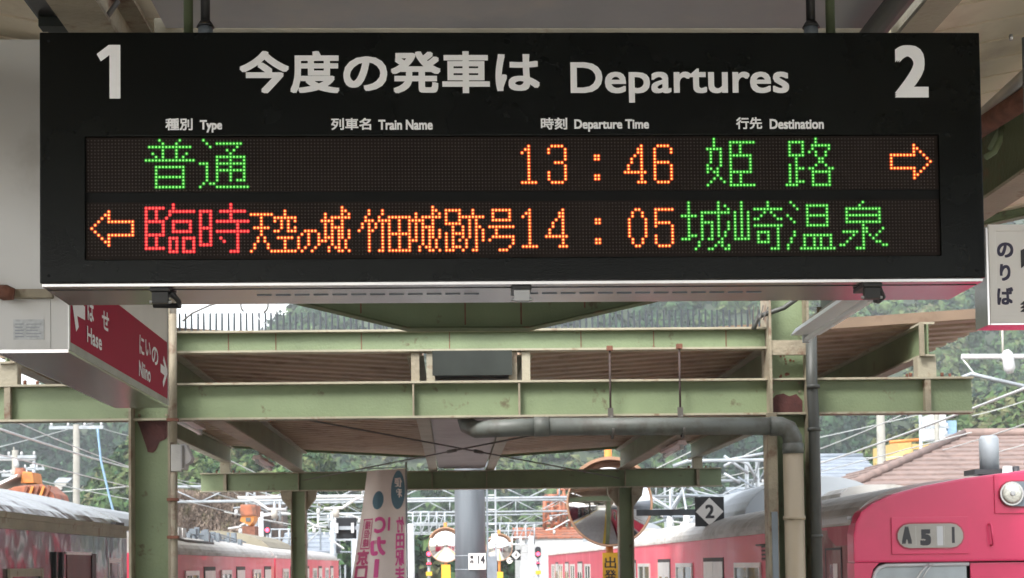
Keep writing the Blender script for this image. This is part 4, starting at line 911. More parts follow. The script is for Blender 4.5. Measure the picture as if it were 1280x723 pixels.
# signal box from behind
sb = thing('black_signal_board', 'black square signal board seen from behind on a pale arm, left of the banner', 'signal', (at(433, 660, 24).x, 24, 2.1))
a, b = at(420, 647.5, 24), at(445.5, 673.5, 24)
MB().box(a.x, b.x, 24, 24.06, b.z, a.z).build('board', 'black_sign', sb, bevel=.01)
m_ = (a.z+b.z)/2
MB().box(a.x-.02, at(457, 660, 24).x, 23.95, 23.995, m_-.025, m_+.03).build('arm', 'galv', sb)
for px in (421.5, 441): p = at(px, 660, 24); MB().box(p.x-.022, p.x+.022, 23.92, 23.949, m_-.075, m_+.08).build('clamp', 'white_paint', sb)
# ---------------------------------------------------------------- overhead line structures
def gantry(Y, xl, xr, zb, label, h=.55, diag=True, arms=(), cat='gantry'):
    t = thing('line_gantry', label, cat, ((xl+xr)/2, Y, -1.3), 'steel gantries over the tracks')
    for x in (xl, xr):
        o = thing_part(t, 'lattice_post', (x, Y, -1.3)); q = MB()
        for dx in (-.2, .2):
            for dy in (-.2, .2): MB().box(x+dx-.03, x+dx+.03, Y+dy-.03, Y+dy+.03, -1.3, zb+h+.8).build('upright', 'galv', o)
        n = int((zb+2)/.55)
        for k in range(n):
            z = -1.2+k*.55; s = -1 if k % 2 else 1
            for dy in (-.2, .2): q.bar((x-.2*s, Y+dy, z), (x+.2*s, Y+dy, z+.55), .03, .03)
        q.build('lacing', 'galv', o)
    for z in (zb, zb+h): MB().tube([(xl-.3, Y, z), (xr+.3, Y, z)], .055, 8).build('chord', 'galv', t)
    n = int((xr-xl)/1.15); dx = (xr-xl)/n
    for k in range(n if diag else 0):
        a, b = (zb, zb+h) if k % 2 else (zb+h, zb)
        MB().tube([(xl+k*dx, Y, a), (xl+(k+1)*dx, Y, b)], .026, 6).build('brace', 'galv', t)
    for k in range(0, n+1, 3): MB().tube([(xl+k*dx, Y, zb), (xl+k*dx, Y, zb+h)], .03, 6).build('brace', 'galv', t)
    for x, s in arms:
        o = MB().tube([(x, Y, zb), (x, Y, zb-.75)], .05, 8).build('drop_post', 'galv', t)
        MB().tube([(x, Y, zb-.45), (x+s*.5, Y, zb-.5), (x+s*1.3, Y, zb-.95), (x+s*1.7, Y, zb-1.0)], .035, 8).build('arm', 'white_paint', o)
        MB().tube([(x, Y, zb-.1), (x+s*1.5, Y, zb-.25)], .03, 8).build('arm', 'galv', o)
        for xx, zz in ((x+s*1.25, zb-1.05), (x+s*1.4, zb-.35)): MB().tube([(xx, Y, zz-.16), (xx, Y, zz+.04)], [.07, .06], 8).build('insulator', 'white_paint', o)
    return t
A4 = [(-6.3, 1), (-6.5, -1), (6.7, -1), (6.9, 1)]
gantry(57, -10.4, 11.2, 4.05, 'nearest pale lattice gantry across the tracks, behind the thick grey pole', .55, True, A4)
gantry(82, -10.6, 11.6, 4.4, 'second lattice gantry, seen smaller below the beam of the first', .6, True, A4)
gantry(112, -10.8, 12, 4.6, 'third lattice gantry far down the tracks', .6, True, A4)
gantry(150, -11, 12.5, 4.8, 'farthest lattice gantry, faint above the platform end', .7, True, A4)
# side arms close to the frame edges
def cantilever(pole, tip, Y, label, py):
    a, b = at(pole, py, Y), at(tip, py, Y); s = 1 if b.x > a.x else -1
    t = thing('cantilever_arm', label, 'line support', (a.x, Y, -1.2), 'wire supports beside the tracks')
    MB().tube([(a.x, Y, -1.2), (a.x, Y, a.z+1.1)], [.16, .13], 14).build('mast', 'concrete', t)
    MB().tube([(a.x, Y, a.z), (b.x, Y, b.z)], .045, 10).build('tube', 'white_paint', t)
    MB().tube([(a.x, Y, a.z-.9), (b.x-s*.15, Y, b.z-.30), (b.x, Y, b.z-.36)], .035, 8).build('tube', 'galv', t)
    x = b.x-s*.75
    i = MB().tube([(x, Y-.05, b.z+.10), (x+.02, Y-.05, b.z+.03), (x+.06, Y-.05, b.z-.22), (x+.07, Y-.05, b.z-.30)], [.05, .10, .10, .05], 12).build('insulator', 'white_paint', t)
    MB().tube([(x-.05, Y-.05, b.z+.5), (x-.05, Y-.05, b.z-.1)], .018, 6).build('dropper', 'plaster', i)
    MB().tube([(b.x, Y, b.z-.02), (b.x-s*.2, Y, b.z-.28), (b.x-s*.45, Y, b.z-.36)], .014, 6).build('stay', 'white_paint', t)
    return t
cantilever(1400, 1202, 26, 'white tubular arm with hanging insulator, above the right train', 446)
cantilever(-80, 44, 60, 'small arm with white insulators over the left train roof', 575)
def ins_arm(x0, y0, x1, y1, Y, label):
    a, b = at(x0, y0, Y), at(x1, y1, Y)
    t = thing('feeder_arm', label, 'line support', a, 'wire supports beside the tracks')
    s = 1 if b.x > a.x else -1; L = abs(b.x-a.x)
    MB().tube([a-Vector((s*.3, 0, 0)), a+Vector((s*L*1.9, 0, .0))], .05, 8).build('beam', 'white_paint', t)
    MB().tube([a+Vector((0, 0, -.02)), a+Vector((s*L*.25, 0, -.08)), a+Vector((s*L*.75, 0, b.z-a.z+.02)), Vector(b)+Vector((s*L*.45, 0, 0))], .045, 8).build('curved_arm', 'white_paint', t)
    MB().tube([b+Vector((0, 0, -.02)), b+Vector((0, 0, -.26))], [.10, .09], 10).build('insulator', 'plaster', t)
    MB().tube([b+Vector((0, 0, -.14)), b+Vector((-s*.45, 0, -.2)), b+Vector((-s*1.0, 0, -.45))], .03, 6).build('steady_arm', 'white_paint', t)
    MB().tube([a+Vector((0, 0, .02)), a+Vector((0, 0, .5))], .03, 6).build('stub', 'white_paint', t); return t
ins_arm(310, 622.5, 343, 637.5, 46, 'white curved arm with insulator, left of the small left column')
ins_arm(453, 620.5, 420, 636, 46, 'white curved arm with insulator, right of the small left column')
# wires
wn = 0
def wire(pts, r, label, m='wire', sag=0, n=14):
    P_ = [Vector(p) for p in pts]; q = []
    for a, b in zip(P_, P_[1:]):
        for k in range(n): u = k/n; q.append(a.lerp(b, u)-Vector((0, 0, sag*4*u*(1-u))))
    q.append(P_[-1]); t = MB().tube(q, r, 6).build('overhead_wire', m, None, label=label, cat='wire', group='overhead wires'); return t
TN = ['far left', 'near left', 'near right', 'far right']
wl = 'thin pale overhead line wire running along or across the tracks'
for x, tn in zip(TR, TN):
    wl = 'contact wire over the %s track' % tn
    wire([(x, 26, 3.75), (x, 57, 3.7), (x, 82, 3.7), (x, 112, 3.7), (x, 150, 3.7)], .012, wl, sag=.0)
    wl = 'sagging carrier wire above the contact wire of the %s track' % tn
    wire([(x, 26, 4.6), (x, 57, 4.6), (x, 82, 4.6), (x, 112, 4.6), (x, 150, 4.6)], .012, wl, sag=.35)
WL = ['bright straight wire from the left frame edge down to the left column', 'wire running down from the left column to the red signal', 'bright straight wire from the right frame edge down behind the right green beam end', 'wire continuing from the right column down towards the number two sign', 'faint wire rising from the left frame edge to the left column', 'faint wire sloping down over the orange machine to the left column', 'short nearly level wire just above the silver train roof', 'faint wire from the first pole top to the left column', 'lowest wire from the right frame edge over the tiled roof', 'wire crossing the white plant from the right frame edge', 'short wire left of the conduit above the right train', 'short wire at the right frame edge above the bright one', 'wire under the right green beam end', 'wire sloping over the red signal behind the left small column', 'nearly level wire behind the banner top', 'level wire behind the second beam at the right', 'level wire above the ribbed metal roof', 'low wire over the faded crimson train', 'short wire beside the flood lamp', 'thin wire behind the spikes at the left']
for wi, (pts, Y0, Y1, r) in enumerate((((-5, 535, 170, 587), 26, 48, .022), ((160, 584, 330, 634), 47, 75, .022), ((1285, 484, 1020, 581), 22, 45, .022), ((1030, 577, 880, 632), 44, 80, .022),
                  ((-5, 560, 175, 512), 60, 80, .02), ((-5, 588, 175, 627), 55, 60, .02), ((55, 616, 170, 607), 60, 60, .02), ((110, 530, 175, 548), 58, 70, .02), ((1285, 529, 1150, 570), 30, 50, .014),
                  ((1285, 555, 1010, 625), 40, 60, .014), ((1020, 520, 930, 570), 60, 60, .02), ((1285, 500, 1215, 520), 60, 60, .02), ((1020, 548, 1190, 508), 70, 70, .02), ((300, 608, 480, 655), 60, 60, .02),
                  ((330, 600, 470, 612), 80, 80, .02), ((612, 590, 900, 585), 70, 70, .025), ((1020, 574, 1200, 568), 90, 90, .03), ((280, 640, 440, 668), 70, 70, .02), ((255, 553, 275, 567), 60, 60, .02), ((235, 395, 290, 380), 60, 60, .01))):
    wl = WL[wi]; wire([at(pts[0], pts[1], Y0), at(pts[2], pts[3], Y1)], r, wl, sag=.04)
wire([at(122, 536, 30), at(126, 575, 30), at(136, 618, 30), at(143, 645, 30)], .022, 'blue rope stay hanging loosely left of the left column', 'blue_rope', n=6)
# utility poles
def upole(px, ptop, pbot, Y, r, label, m='pole_concrete', arms=((0, 1.2),)):
    a = at(px, ptop, Y); t = thing('utility_pole', label, 'pole', (a.x, Y, -1.3), 'utility poles behind the station')
    MB().tube([(a.x, Y, -1.3), (a.x, Y, a.z)], [r*1.25, r], 14).build('pole', m, t)
    for dz, w in arms:
        o = MB().box(a.x-w/2, a.x+w/2, Y-.06, Y-.2 if 0 else Y+.06, a.z-.12-dz, a.z-dz).build('crossarm', 'galv', t)
        for k in range(4): x = a.x-w/2+.08+k*(w-.16)/3; MB().tube([(x, Y, a.z-dz+.001), (x, Y, a.z-dz+.14)], [.05, .04], 8).build('insulator', 'white_paint', o)
    return t
upole(95.5, 531, 626, 58, .12, 'pale concrete pole with a white crossarm rising behind the silver car', arms=((.05, 2.0),))
upole(1100.5, 515, 600, 60, .16, 'broad grey concrete pole behind the red cab, left of the tiled roof', arms=())
upole(1170, 500, 590, 75, .12, 'grey pole in front of the white and yellow plant', arms=((.6, 1.6), (1.3, 1.2)))
upole(19, 563, 612, 60, .12, 'short pole with crossarms above the silver roof at the far left', arms=((.2, 1.6), (.9, 1.0)))
upole(42.5, 577, 605, 75, .08, 'thin lattice pole beside the orange machine at the left', 'galv', arms=((.3, 1.0),))
upole(1150, 505, 560, 85, .09, 'thin pole behind the white plant', 'galv', arms=((.2, 1.4),))
upole(1213, 540, 600, 70, .09, 'short pole with insulators before the tiled roof', 'galv', arms=((.1, 2.4), (.8, 1.4)))
upole(318, 645, 690, 70, .14, 'pale lattice pole left of the small left column', 'galv', arms=())
upole(326, 640, 700, 52, .09, 'white post beside the red signal at the left', 'white_paint', arms=())
upole(445, 655, 723, 48, .15, 'pale post between the black signal board and the banner', 'galv', arms=((.4, 1.2),))
upole(511, 655, 723, 55, .18, 'white post right of the banner', 'white_paint', arms=())
upole(664, 670, 723, 60, .10, 'thin white post behind the far red signal', 'white_paint', arms=())
upole(416, 640, 723, 75, .14, 'grey post left of the black signal board', 'galv', arms=((.3, 1.5), (1.1, 1.0)))
upole(960, 598, 640, 70, .12, 'pale post above the right train roof', 'galv', arms=((.2, 1.6),))
# tangled braces beyond the right train roof
fx = thing('steel_bracing', 'tangle of pale steel braces above the right train roof, near the number two sign', 'steel frame', at(850, 640, 45))
for a, b in (((812, 620), (868, 655)), ((830, 650), (862, 600)), ((860, 606), (903, 652)), ((845, 618), (905, 622)), ((905, 570), (935, 592)), ((905, 592), (925, 604)), ((800, 645), (840, 640)), ((838, 612), (838, 660)), ((865, 590), (845, 628)), ((905, 576), (960, 566)), ((870, 640), (815, 655))):
    MB().tube([at(a[0], a[1], 45), at(b[0], b[1], 45)], .045, 6).build('brace', 'galv' if random.random() < .7 else 'galv_dark', fx)
MB().tube([at(905, 583, 40), at(920, 575, 40), at(935, 580, 40), at(946, 600, 40)], .045, 6).build('hoop', 'galv', fx)
ff = thing('far_steelwork', 'low clutter of pale steel frames and small posts left of the banner', 'steel frame', at(430, 690, 64))
for k in range(26):
    x = random.uniform(395, 462); y = random.uniform(640, 715); L = random.uniform(8, 30); an = random.choice((0, math.pi/2, math.pi/2, .6, 2.4))
    MB().tube([at(x, y, 64+k*.1), at(x+L*math.cos(an), y+L*math.sin(an), 64+k*.1)], .04, 5).build('member', random.choice(('galv', 'galv', 'galv_dark', 'white_paint')), ff)
# small steel scaffold frames in the middle distance
def frame_thing(x0, y0, x1, y1, Y, nx, nz, m, label, r=.05, name='pipe_frame', diag=False):
    t = thing(name, label, 'steel frame', at((x0+x1)/2, y1, Y))
    for i in range(nx+1):
        x = x0+(x1-x0)*i/nx; MB().tube([at(x, y0, Y), at(x, y1, Y)], r, 6).build('upright', m, t)
    for j in range(nz+1):
        y = y0+(y1-y0)*j/nz; MB().tube([at(x0, y, Y), at(x1, y, Y)], r*.8, 6).build('rail', m, t)
    if diag:
        for i in range(nx): MB().tube([at(x0+(x1-x0)*i/nx, y1, Y), at(x0+(x1-x0)*(i+1)/nx, y0, Y)], r*.6, 5).build('brace', m, t)
    return t
frame_thing(338, 662, 384, 684, 66, 4, 2, 'galv', 'pale pipe railing behind the red signal at the left')
frame_thing(640, 672, 662, 690, 88, 2, 2, 'white_paint', 'white railing between the small mirror and the far red signal', .06)
frame_thing(625, 655, 668, 680, 95, 4, 3, 'galv', 'grey bar frame in the gap right of the ladder mast', .05, diag=True)
frame_thing(681, 620, 700, 662, 100, 2, 6, 'orange_rust', 'orange rusty scaffold tower left of the largest mirror', .16, 'scaffold_tower', True)
frame_thing(698, 612, 712, 660, 104, 2, 6, 'orange_rust', 'second orange scaffold tower touching the rim of the largest mirror', .12, 'scaffold_tower', True)
frame_thing(516, 640, 556, 668, 75, 4, 2, 'galv', 'pale cross-braced frame between the banner and the left round mirror', .045, diag=True)
# signals
def signal(px, py, Y, label, n=1, side=False):
    c = at(px, py, Y); t = thing('rail_signal', label, 'signal', (c.x, Y, -1.2), 'small red railway signals'); R = .085*(Y/45)**.5
    MB().tube([(c.x, Y+.1, -1.2), (c.x, Y+.1, c.z+.2)], .05, 8).build('post', 'galv', t)
    MB().prism([(c.x+R*1.15*math.cos(a), c.z+(R*1.2 if math.sin(a) >= 0 else -R*1.0)+R*1.15*math.sin(a)) for a in np.linspace(0, 2*math.pi, 21)[:-1]], 'Y', Y-.02, Y+.12).build('head', 'black_sign', t)
    l = MB().tube([(c.x, Y-.021, c.z-R*.5), (c.x, Y-.035, c.z-R*.5)], [R*.75, R*.6], 14).build('red_lens', 'lamp_red', t)
    MB().tube([(c.x, Y-.03, c.z-R*4.2), (c.x, Y+.1, c.z-R*4.2)], R*.8, 12).build('lower_head', 'black_sign', t)
    for s in (-1, 1): MB().tube([(c.x+s*R*.5, Y-.035, c.z-R*4.0), (c.x+s*R*.5, Y-.03, c.z-R*4.0)], R*.3, 8).build('lower_lens', 'lamp_red', t)
    MB().box(c.x-R*1.1, c.x+R*1.1, Y-.01, Y+.02, c.z-R*8.5, c.z-R*7).build('yellow_plate', 'yellow', t)
    return t
signal(536, 691, 52, 'signal with a red lamp between the banner and the left round mirror')
signal(672.5, 691, 58, 'small signal with a red lamp, left of the right train far end')
signal(334, 661, 50, 'black double signal with a lit red lamp, left of the small left column')
# ---------------------------------------------------------------- buildings and machines
def roofed(name, label, cat, x0, x1, yb, yt, ye, Y, D, wallm, roofm, tiles=0, zg=-1.3):
    """small building: front wall px x0..x1, base py yb, eave py ye, ridge py yt, at distance Y and depth D"""
    a, b = at(x0, ye, Y), at(x1, ye, Y); r = at((x0+x1)/2, yt, Y+D/2); zb = min(at(x0, yb, Y).z, a.z-1); ze = min(a.z, b.z)
    t = thing(name, label, cat, ((a.x+b.x)/2, Y+D/2, -1.3))
    MB().box(a.x+.1, b.x-.1, Y+.1, Y+D-.1, zg, ze).build('wall', wallm, t)
    zr = r.z
    for s, (y0, y1) in enumerate(((Y, Y+D/2), (Y+D, Y+D/2))):
        if tiles:
            n = tiles
            for k in range(n):
                u0, u1 = k/n, (k+1)/n; ya, yb2 = y0+(y1-y0)*u0, y0+(y1-y0)*u1; za, zb2 = ze+(zr-ze)*u0, ze+(zr-ze)*u1
                MB().add([(a.x-.2, ya, za+.05), (b.x+.2, ya, za+.05), (b.x+.2, yb2, zb2), (a.x-.2, yb2, zb2), (a.x-.2, ya, za-.05), (b.x+.2, ya, za-.05), (b.x+.2, yb2, zb2-.1), (a.x-.2, yb2, zb2-.1)],
                         [(0, 1, 2, 3), (4, 7, 6, 5), (0, 4, 5, 1), (3, 2, 6, 7), (0, 3, 7, 4), (1, 5, 6, 2)]).build('roof_course', roofm, t)
        else:
            MB().add([(a.x-.2, y0, ze+.03), (b.x+.2, y0, ze+.03), (b.x+.2, y1, zr), (a.x-.2, y1, zr), (a.x-.2, y0, ze-.07), (b.x+.2, y0, ze-.07), (b.x+.2, y1, zr-.1), (a.x-.2, y1, zr-.1)],
                     [(0, 1, 2, 3), (4, 7, 6, 5), (0, 4, 5, 1), (3, 2, 6, 7), (0, 3, 7, 4), (1, 5, 6, 2)]).build('roof_slope', roofm, t)
    MB().tube([(a.x-.2, Y+D/2, zr+.03), (b.x+.2, Y+D/2, zr+.03)], .12, 8).build('ridge', roofm, t)
    return t
roofed('house', 'house with a grey blue ribbed metal roof behind the right train', 'house', 996, 1108, 700, 571, 606, 66, 9, 'plaster', 'slate_roof', 8)
roofed('house', 'low house with dull grey roof left of the one with the ribbed metal roof', 'house', 930, 1000, 700, 612, 628, 78, 8, 'plaster', 'galv_dark', 5)
roofed('shed', 'small pale blue shed with grey roof behind the small left column', 'shed', 352, 412, 723, 669, 690, 84, 7, 'blue_wall', 'slate_roof', 4)
roofed('house', 'low white building with an orange edged roof left of the largest mirror', 'house', 648, 735, 723, 662, 672, 96, 8, 'white_paint', 'orange_rust', 3)
roofed('house', 'small pale house on the slope seen above the silver train', 'house', 68, 84, 612, 598, 603, 420, 10, 'plaster', 'galv', 2, 14)
roofed('house', 'tiny pale house with brown roof on the slope right of the first pole', 'house', 134, 150, 640, 600, 606, 425, 10, 'plaster', 'tile_roof', 2, 14)
# hipped tile roof
A0, Yh = at(1030, 640, 40), 40
hp_ = thing('tiled_house', 'large house with a pinkish brown tiled hipped roof behind the red cab', 'house', at(1200, 690, 46))
E0, E1 = at(1022, 632, 38), at(1420, 632, 38); RZ = at(1205, 545, 46).z; R0x, R1x = at(1205, 545, 46).x, at(1380, 545, 46).x
ez = at(1100, 628, 38).z; n = 14
for k in range(n):
    u0, u1 = k/n, (k+1)/n; f_ = lambda u: (E0.x+(R0x-E0.x)*u, E1.x+(R1x+1-E1.x)*u, 38+8*u, ez+(RZ-ez)*u, 54-8*u)
    a0, b0, y0, z0, d0 = f_(u0); a1, b1, y1, z1, d1 = f_(u1)
    MB().add([(a0, y0, z0+.05), (b0, y0, z0+.05), (b1, y1, z1), (a1, y1, z1), (a0, y0, z0-.04), (b0, y0, z0-.04)], [(0, 1, 2, 3), (0, 4, 5, 1)]).build('tile_course', 'tile_roof', hp_)
    MB().add([(a0, d0, z0+.05), (a0, y0, z0+.05), (a1, y1, z1), (a1, d1, z1), (a0, d0, z0-.04), (a0, y0, z0-.04)], [(0, 1, 2, 3), (0, 4, 5, 1)]).build('tile_course', 'tile_roof', hp_)
MB().tube([(E0.x, 38, ez+.08), (R0x, 46, RZ+.08)], .12, 8).build('hip_ridge', 'tile_roof', hp_); MB().tube([(R0x, 46, RZ+.08), (R1x+1, 46, RZ+.08)], .14, 8).build('ridge', 'tile_roof', hp_)
MB().box(E0.x+.6, E1.x, 38.6, 53.4, -1.3, ez-.05).build('wall', 'plaster', hp_)
# white and yellow plant
a, b = at(1122, 549, 100), at(1205, 603, 100)
pl_ = thing('plant_building', 'white boxy industrial plant with yellow edges behind the tiled roof', 'building', (a.x+2, 102, -1.3))
MB().box(a.x+.9, b.x, 100, 106, -1.3, a.z-.4).build('white_block', 'white_paint', pl_)
MB().box(a.x, a.x+.88, 99.9, 106, b.z-1, a.z-.2).build('yellow_corner', 'plant_yellow', pl_)
MB().box(a.x+.9, b.x+.05, 99.85, 99.98, a.z-.7, a.z-.35).build('yellow_band', 'plant_yellow', pl_)
MB().box(b.x-.5, b.x+.05, 99.8, 99.98, b.z, a.z-.71).build('yellow_post', 'plant_yellow', pl_)
for k in range(5): x = a.x+1+k*.8; MB().box(x, x+.45, 99.95, 99.99, a.z-1.9, a.z-1.1).build('window', 'glass', pl_)
c0, c1 = at(1163, 518, 101), at(1183, 549, 101)
MB().box(c0.x, c1.x, 101, 103, c1.z, c0.z).build('tower', 'white_paint', pl_)
c0, c1 = at(1184, 526, 101.5), at(1196, 549, 101.5); MB().box(c0.x, c1.x, 101.5, 103, c1.z, c0.z).build('blue_unit', 'blue_rope', pl_)
MB().tube([at(1097, 585, 99), at(1140, 565, 99)], .35, 8).build('conveyor', 'plant_yellow', pl_); MB().tube([at(1112, 553, 99), at(1150, 550, 99)], .12, 6).build('rail', 'orange', pl_)
MB().box(*sorted((at(1125, 580, 98).x, at(1140, 580, 98).x)), 98, 99, at(1130, 603, 98).z, at(1130, 582, 98).z).build('orange_hopper', 'orange_rust', pl_)
for k in range(9): p = at(1200+k*7, 541, 110); MB().tube([(p.x, 110, p.z-1.2), (p.x, 110, p.z+.15)], .10, 6).build('fence_post', 'white_paint', pl_)
# orange track machines
def machine(px, py, w, h, Y, label, tall=False):
    a, b = at(px, py, Y), at(px+w, py+h, Y); t = thing('track_machine', label, 'machine', (a.x+(b.x-a.x)/2, Y, -1.2))
    W_, H_ = b.x-a.x, a.z-b.z
    MB().prism([(a.x, b.z), (b.x, b.z), (b.x-W_*.05, b.z+H_*.25), (b.x-W_*.25, b.z+H_*.52), (a.x+W_*.55, b.z+H_*.50), (a.x+W_*.25, b.z+H_*.45), (a.x, b.z+H_*.30)], 'Y', Y, Y+1.2).build('body', 'orange_rust', t, bevel=.03)
    MB().prism([(a.x-W_*.1, b.z+H_*.4), (a.x+W_*.32, b.z+H_*.72), (a.x+W_*.34, b.z+H_*.80), (a.x-W_*.1, b.z+H_*.50)], 'Y', Y-.1, Y+1.3).build('sheet_roof', 'white_panel', t)
    MB().prism([(a.x+W_*.34, b.z+H_*.55), (a.x+W_*.58, b.z+H_*.55), (a.x+W_*.55, b.z+H_*.86), (a.x+W_*.38, b.z+H_*.88)], 'Y', Y+.1, Y+.8).build('cab', 'orange', t, bevel=.02)
    MB().tube([(a.x+W_*.27, Y+.4, b.z+H_*.7), (a.x+W_*.27, Y+.4, b.z+H_*1.0)], [W_*.12, W_*.09], 12).build('drum', 'orange_rust', t)
    for k in range(5): x = a.x+W_*(.4+.1*k); MB().bar((x, Y-.05, b.z+.02), (x+W_*.1, Y-.05, b.z+H_*.45), .05, .05).build('strut', 'orange' if k % 2 else 'rust', t)
    MB().box(a.x, b.x, Y, Y+1.2, -1.2, b.z-.01).build('undercarriage', 'orange_rust', t); return t
machine(0, 584, 70, 44, 32, 'orange rusty machine with a pale sheet roof, over the silver train roof')
c = at(305, 642, 40); cm = thing('crane_cab', 'orange crane cab above the faded crimson train, left of the red signal', 'machine', (c.x, 40, -1.2))
a, b = at(300, 631, 40), at(320, 645, 40); MB().box(a.x, b.x, 40, 41, b.z, a.z).build('cab', 'orange_rust', cm, bevel=.04)
a, b = at(302, 645, 40), at(318, 657, 40); MB().prism([(a.x, a.z), (b.x, a.z), (b.x-.05, b.z+.1), (a.x+.2, b.z), (a.x-.05, b.z+.12)], 'Y', 40.05, 40.9).build('lower_body', 'orange', cm)
MB().box(a.x+.1, b.x-.1, 40.02, 40.049, b.z+.1, a.z-.05).build('window', 'glass', cm); MB().box(a.x, b.x, 40.1, 40.9, -1.2, b.z-.01).build('mast', 'rust', cm)
# ---------------------------------------------------------------- hills
def ss(a, b, x): t = np.clip((x-a)/(b-a), 0, 1); return t*t*(3-2*t)
def height(x, y):
    ang = x/np.maximum(y, 1.0)                       # direction seen from the station
    wob = 7*np.sin(x*.021+y*.004)+5*np.sin(x*.047+1.3)+3*np.sin(y*.05+x*.03)
    base_ = 96+wob+62*ss(-.16, .02, ang)+20*np.sin(ang*9+.6)
    far_ = base_*ss(300, 660, y)
    nl = (16+6*np.sin(x*.09+y*.05))*ss(150, 215, y)*ss(-.30, -.195, ang)*(1-ss(-.10, -.03, ang))*1.0
    nr = (30+4*np.sin(x*.06))*ss(150, 240, y)*ss(.10, .40, ang)
    return np.maximum(far_, np.maximum(nl, nr))-1.0*(1-ss(60, 150, y))-1.3
nx, ny = 150, 90
gx, gy = np.meshgrid(np.linspace(-1, 1, nx), np.linspace(0, 1, ny)); yy = 130+gy**1.2*760; xx = yy*(.05+gx*.56)
zz = height(xx, yy)
vs = np.stack([xx, yy, zz], -1).reshape(-1, 3).tolist()
MB().add(vs, [(j*nx+i, j*nx+i+1, (j+1)*nx+i+1, (j+1)*nx+i) for j in range(ny-1) for i in range(nx-1)], 0, True).build('hillside', 'hill', kind='structure', fix=False)
def ico(sub=1):
    bm = bmesh.new(); bmesh.ops.create_icosphere(bm, subdivisions=sub, radius=1); v = np.array([a.co[:] for a in bm.verts]); f = np.array([[c.index for c in p.verts] for p in bm.faces]); bm.free(); return v, f
IV, IF = ico(1)
def mass(name, V, F_, T, matn, label):
    me = bpy.data.meshes.new(name); me.vertices.add(len(V)); me.vertices.foreach_set('co', np.ascontiguousarray(V, dtype=np.float32).reshape(-1))
    me.loops.add(F_.size); me.loops.foreach_set('vertex_index', F_.reshape(-1).astype(np.int32))
    me.polygons.add(len(F_)); me.polygons.foreach_set('loop_start', np.arange(len(F_), dtype=np.int32)*3)
    at_ = me.attributes.new('tone', 'FLOAT', 'POINT'); at_.data.foreach_set('value', np.clip(T, 0, 1).astype(np.float32).reshape(-1))
    me.update(); me.validate(); me.materials.append(MATS[matn]); return link(name, me, None, label, 'stuff', 'trees')
def forest(name, pts, radii, tones, matn, label, cone=None, leaves=70, size=.34):
    n = len(pts); nv = len(IV); cone = np.ones(n) if cone is None else cone
    d = 1+rng.normal(0, .12, (n, nv, 1)); V1 = IV[None]*d*radii[:, None, None]*.80
    V1[:, :, 2] *= cone[:, None]; tp = np.where(cone > 1.3, .45, .0)[:, None]; V1[:, :, :2] *= (1-tp*np.clip(IV[None, :, 2], -1, 1))[:, :, None]
    V1 += pts[:, None, :]; T1 = tones[:, None]+rng.normal(0, .04, (n, nv)); F1 = (IF[None]+np.arange(n)[:, None, None]*nv).reshape(-1, 3)
    m = leaves; D = rng.normal(0, 1, (n, m, 3)); D /= np.linalg.norm(D, axis=2, keepdims=True)
    ph = rng.uniform(0, 6.28, (n, 1, 3)); lump = 1+.16*np.sin(3.1*D+ph).sum(2)
    C = D*(radii[:, None]*rng.uniform(.78, 1.08, (n, m))*lump)[:, :, None]; C[:, :, 2] *= cone[:, None]; C[:, :, :2] *= (1-tp*np.clip(D[:, :, 2], -1, 1))[:, :, None]
    C += pts[:, None, :]
    N_ = D+rng.normal(0, .55, D.shape); N_ /= np.linalg.norm(N_, axis=2, keepdims=True)
    A = np.cross(N_, rng.normal(0, 1, D.shape)); A /= np.linalg.norm(A, axis=2, keepdims=True); B = np.cross(N_, A)
    sz = (radii[:, None]*size*rng.uniform(.6, 1.4, (n, m)))[:, :, None]
    tri = np.stack([C+A*sz, C-A*sz*.6+B*sz*.8, C-A*sz*.5-B*sz*.8], 2).reshape(-1, 3)
    T2 = np.repeat((tones[:, None]+rng.normal(0, .12, (n, m))).reshape(-1), 3)
    F2 = np.arange(len(tri)).reshape(-1, 3)+n*nv
    return mass(name, np.concatenate([V1.reshape(-1, 3), tri]), np.concatenate([F1, F2]), np.concatenate([T1.reshape(-1), T2]), matn, label)
def scatter(n, y0, y1, a0, a1, keep=lambda x, y: True):
    out = []
    while len(out) < n:
        y = rng.uniform(y0, y1); a = rng.uniform(a0, a1); x = a*y
        if keep(x, y): out.append((x, y, 0))
    return out
def patch(x, y): return .5+.28*np.sin(x*.035+y*.02)+.22*np.sin(x*.011-y*.031+2)
P_ = scatter(4000, 330, 680, -.36, .44); P_ = np.array(P_); P_[:, 2] = height(P_[:, 0], P_[:, 1])
rad = rng.uniform(2.0, 4.0, len(P_)); tn = np.clip(patch(P_[:, 0], P_[:, 1])*.75+rng.normal(0, .16, len(P_)), 0, 1); cone = np.where(tn < .35, 1.7, 1.05)
P_[:, 2] += rad*.5
forest('far_wood', P_, rad, tn, 'leaves', 'hazy wooded mountainside filling the view beyond the station', cone)
P_ = np.array(scatter(1700, 155, 235, -.30, -.06)); P_[:, 2] = height(P_[:, 0], P_[:, 1]); rad = rng.uniform(.6, 1.5, len(P_)); P_[:, 2] += rad*.6
forest('left_wood', P_, rad, np.clip(.6+rng.normal(0, .18, len(P_)), 0, 1), 'leaves', 'lighter green rounded trees on the nearer slope at the left', None)
P_ = np.array(scatter(2300, 155, 330, .08, .40)); P_[:, 2] = height(P_[:, 0], P_[:, 1]); rad = rng.uniform(1.0, 2.5, len(P_)); P_[:, 2] += rad*.5
forest('right_wood', P_, rad, np.clip(patch(P_[:, 0]*2, P_[:, 1]*2)*.9+rng.normal(0, .17, len(P_)), 0, 1), 'leaves', 'green trees on the nearer slope behind the tiled roof at the right', None)
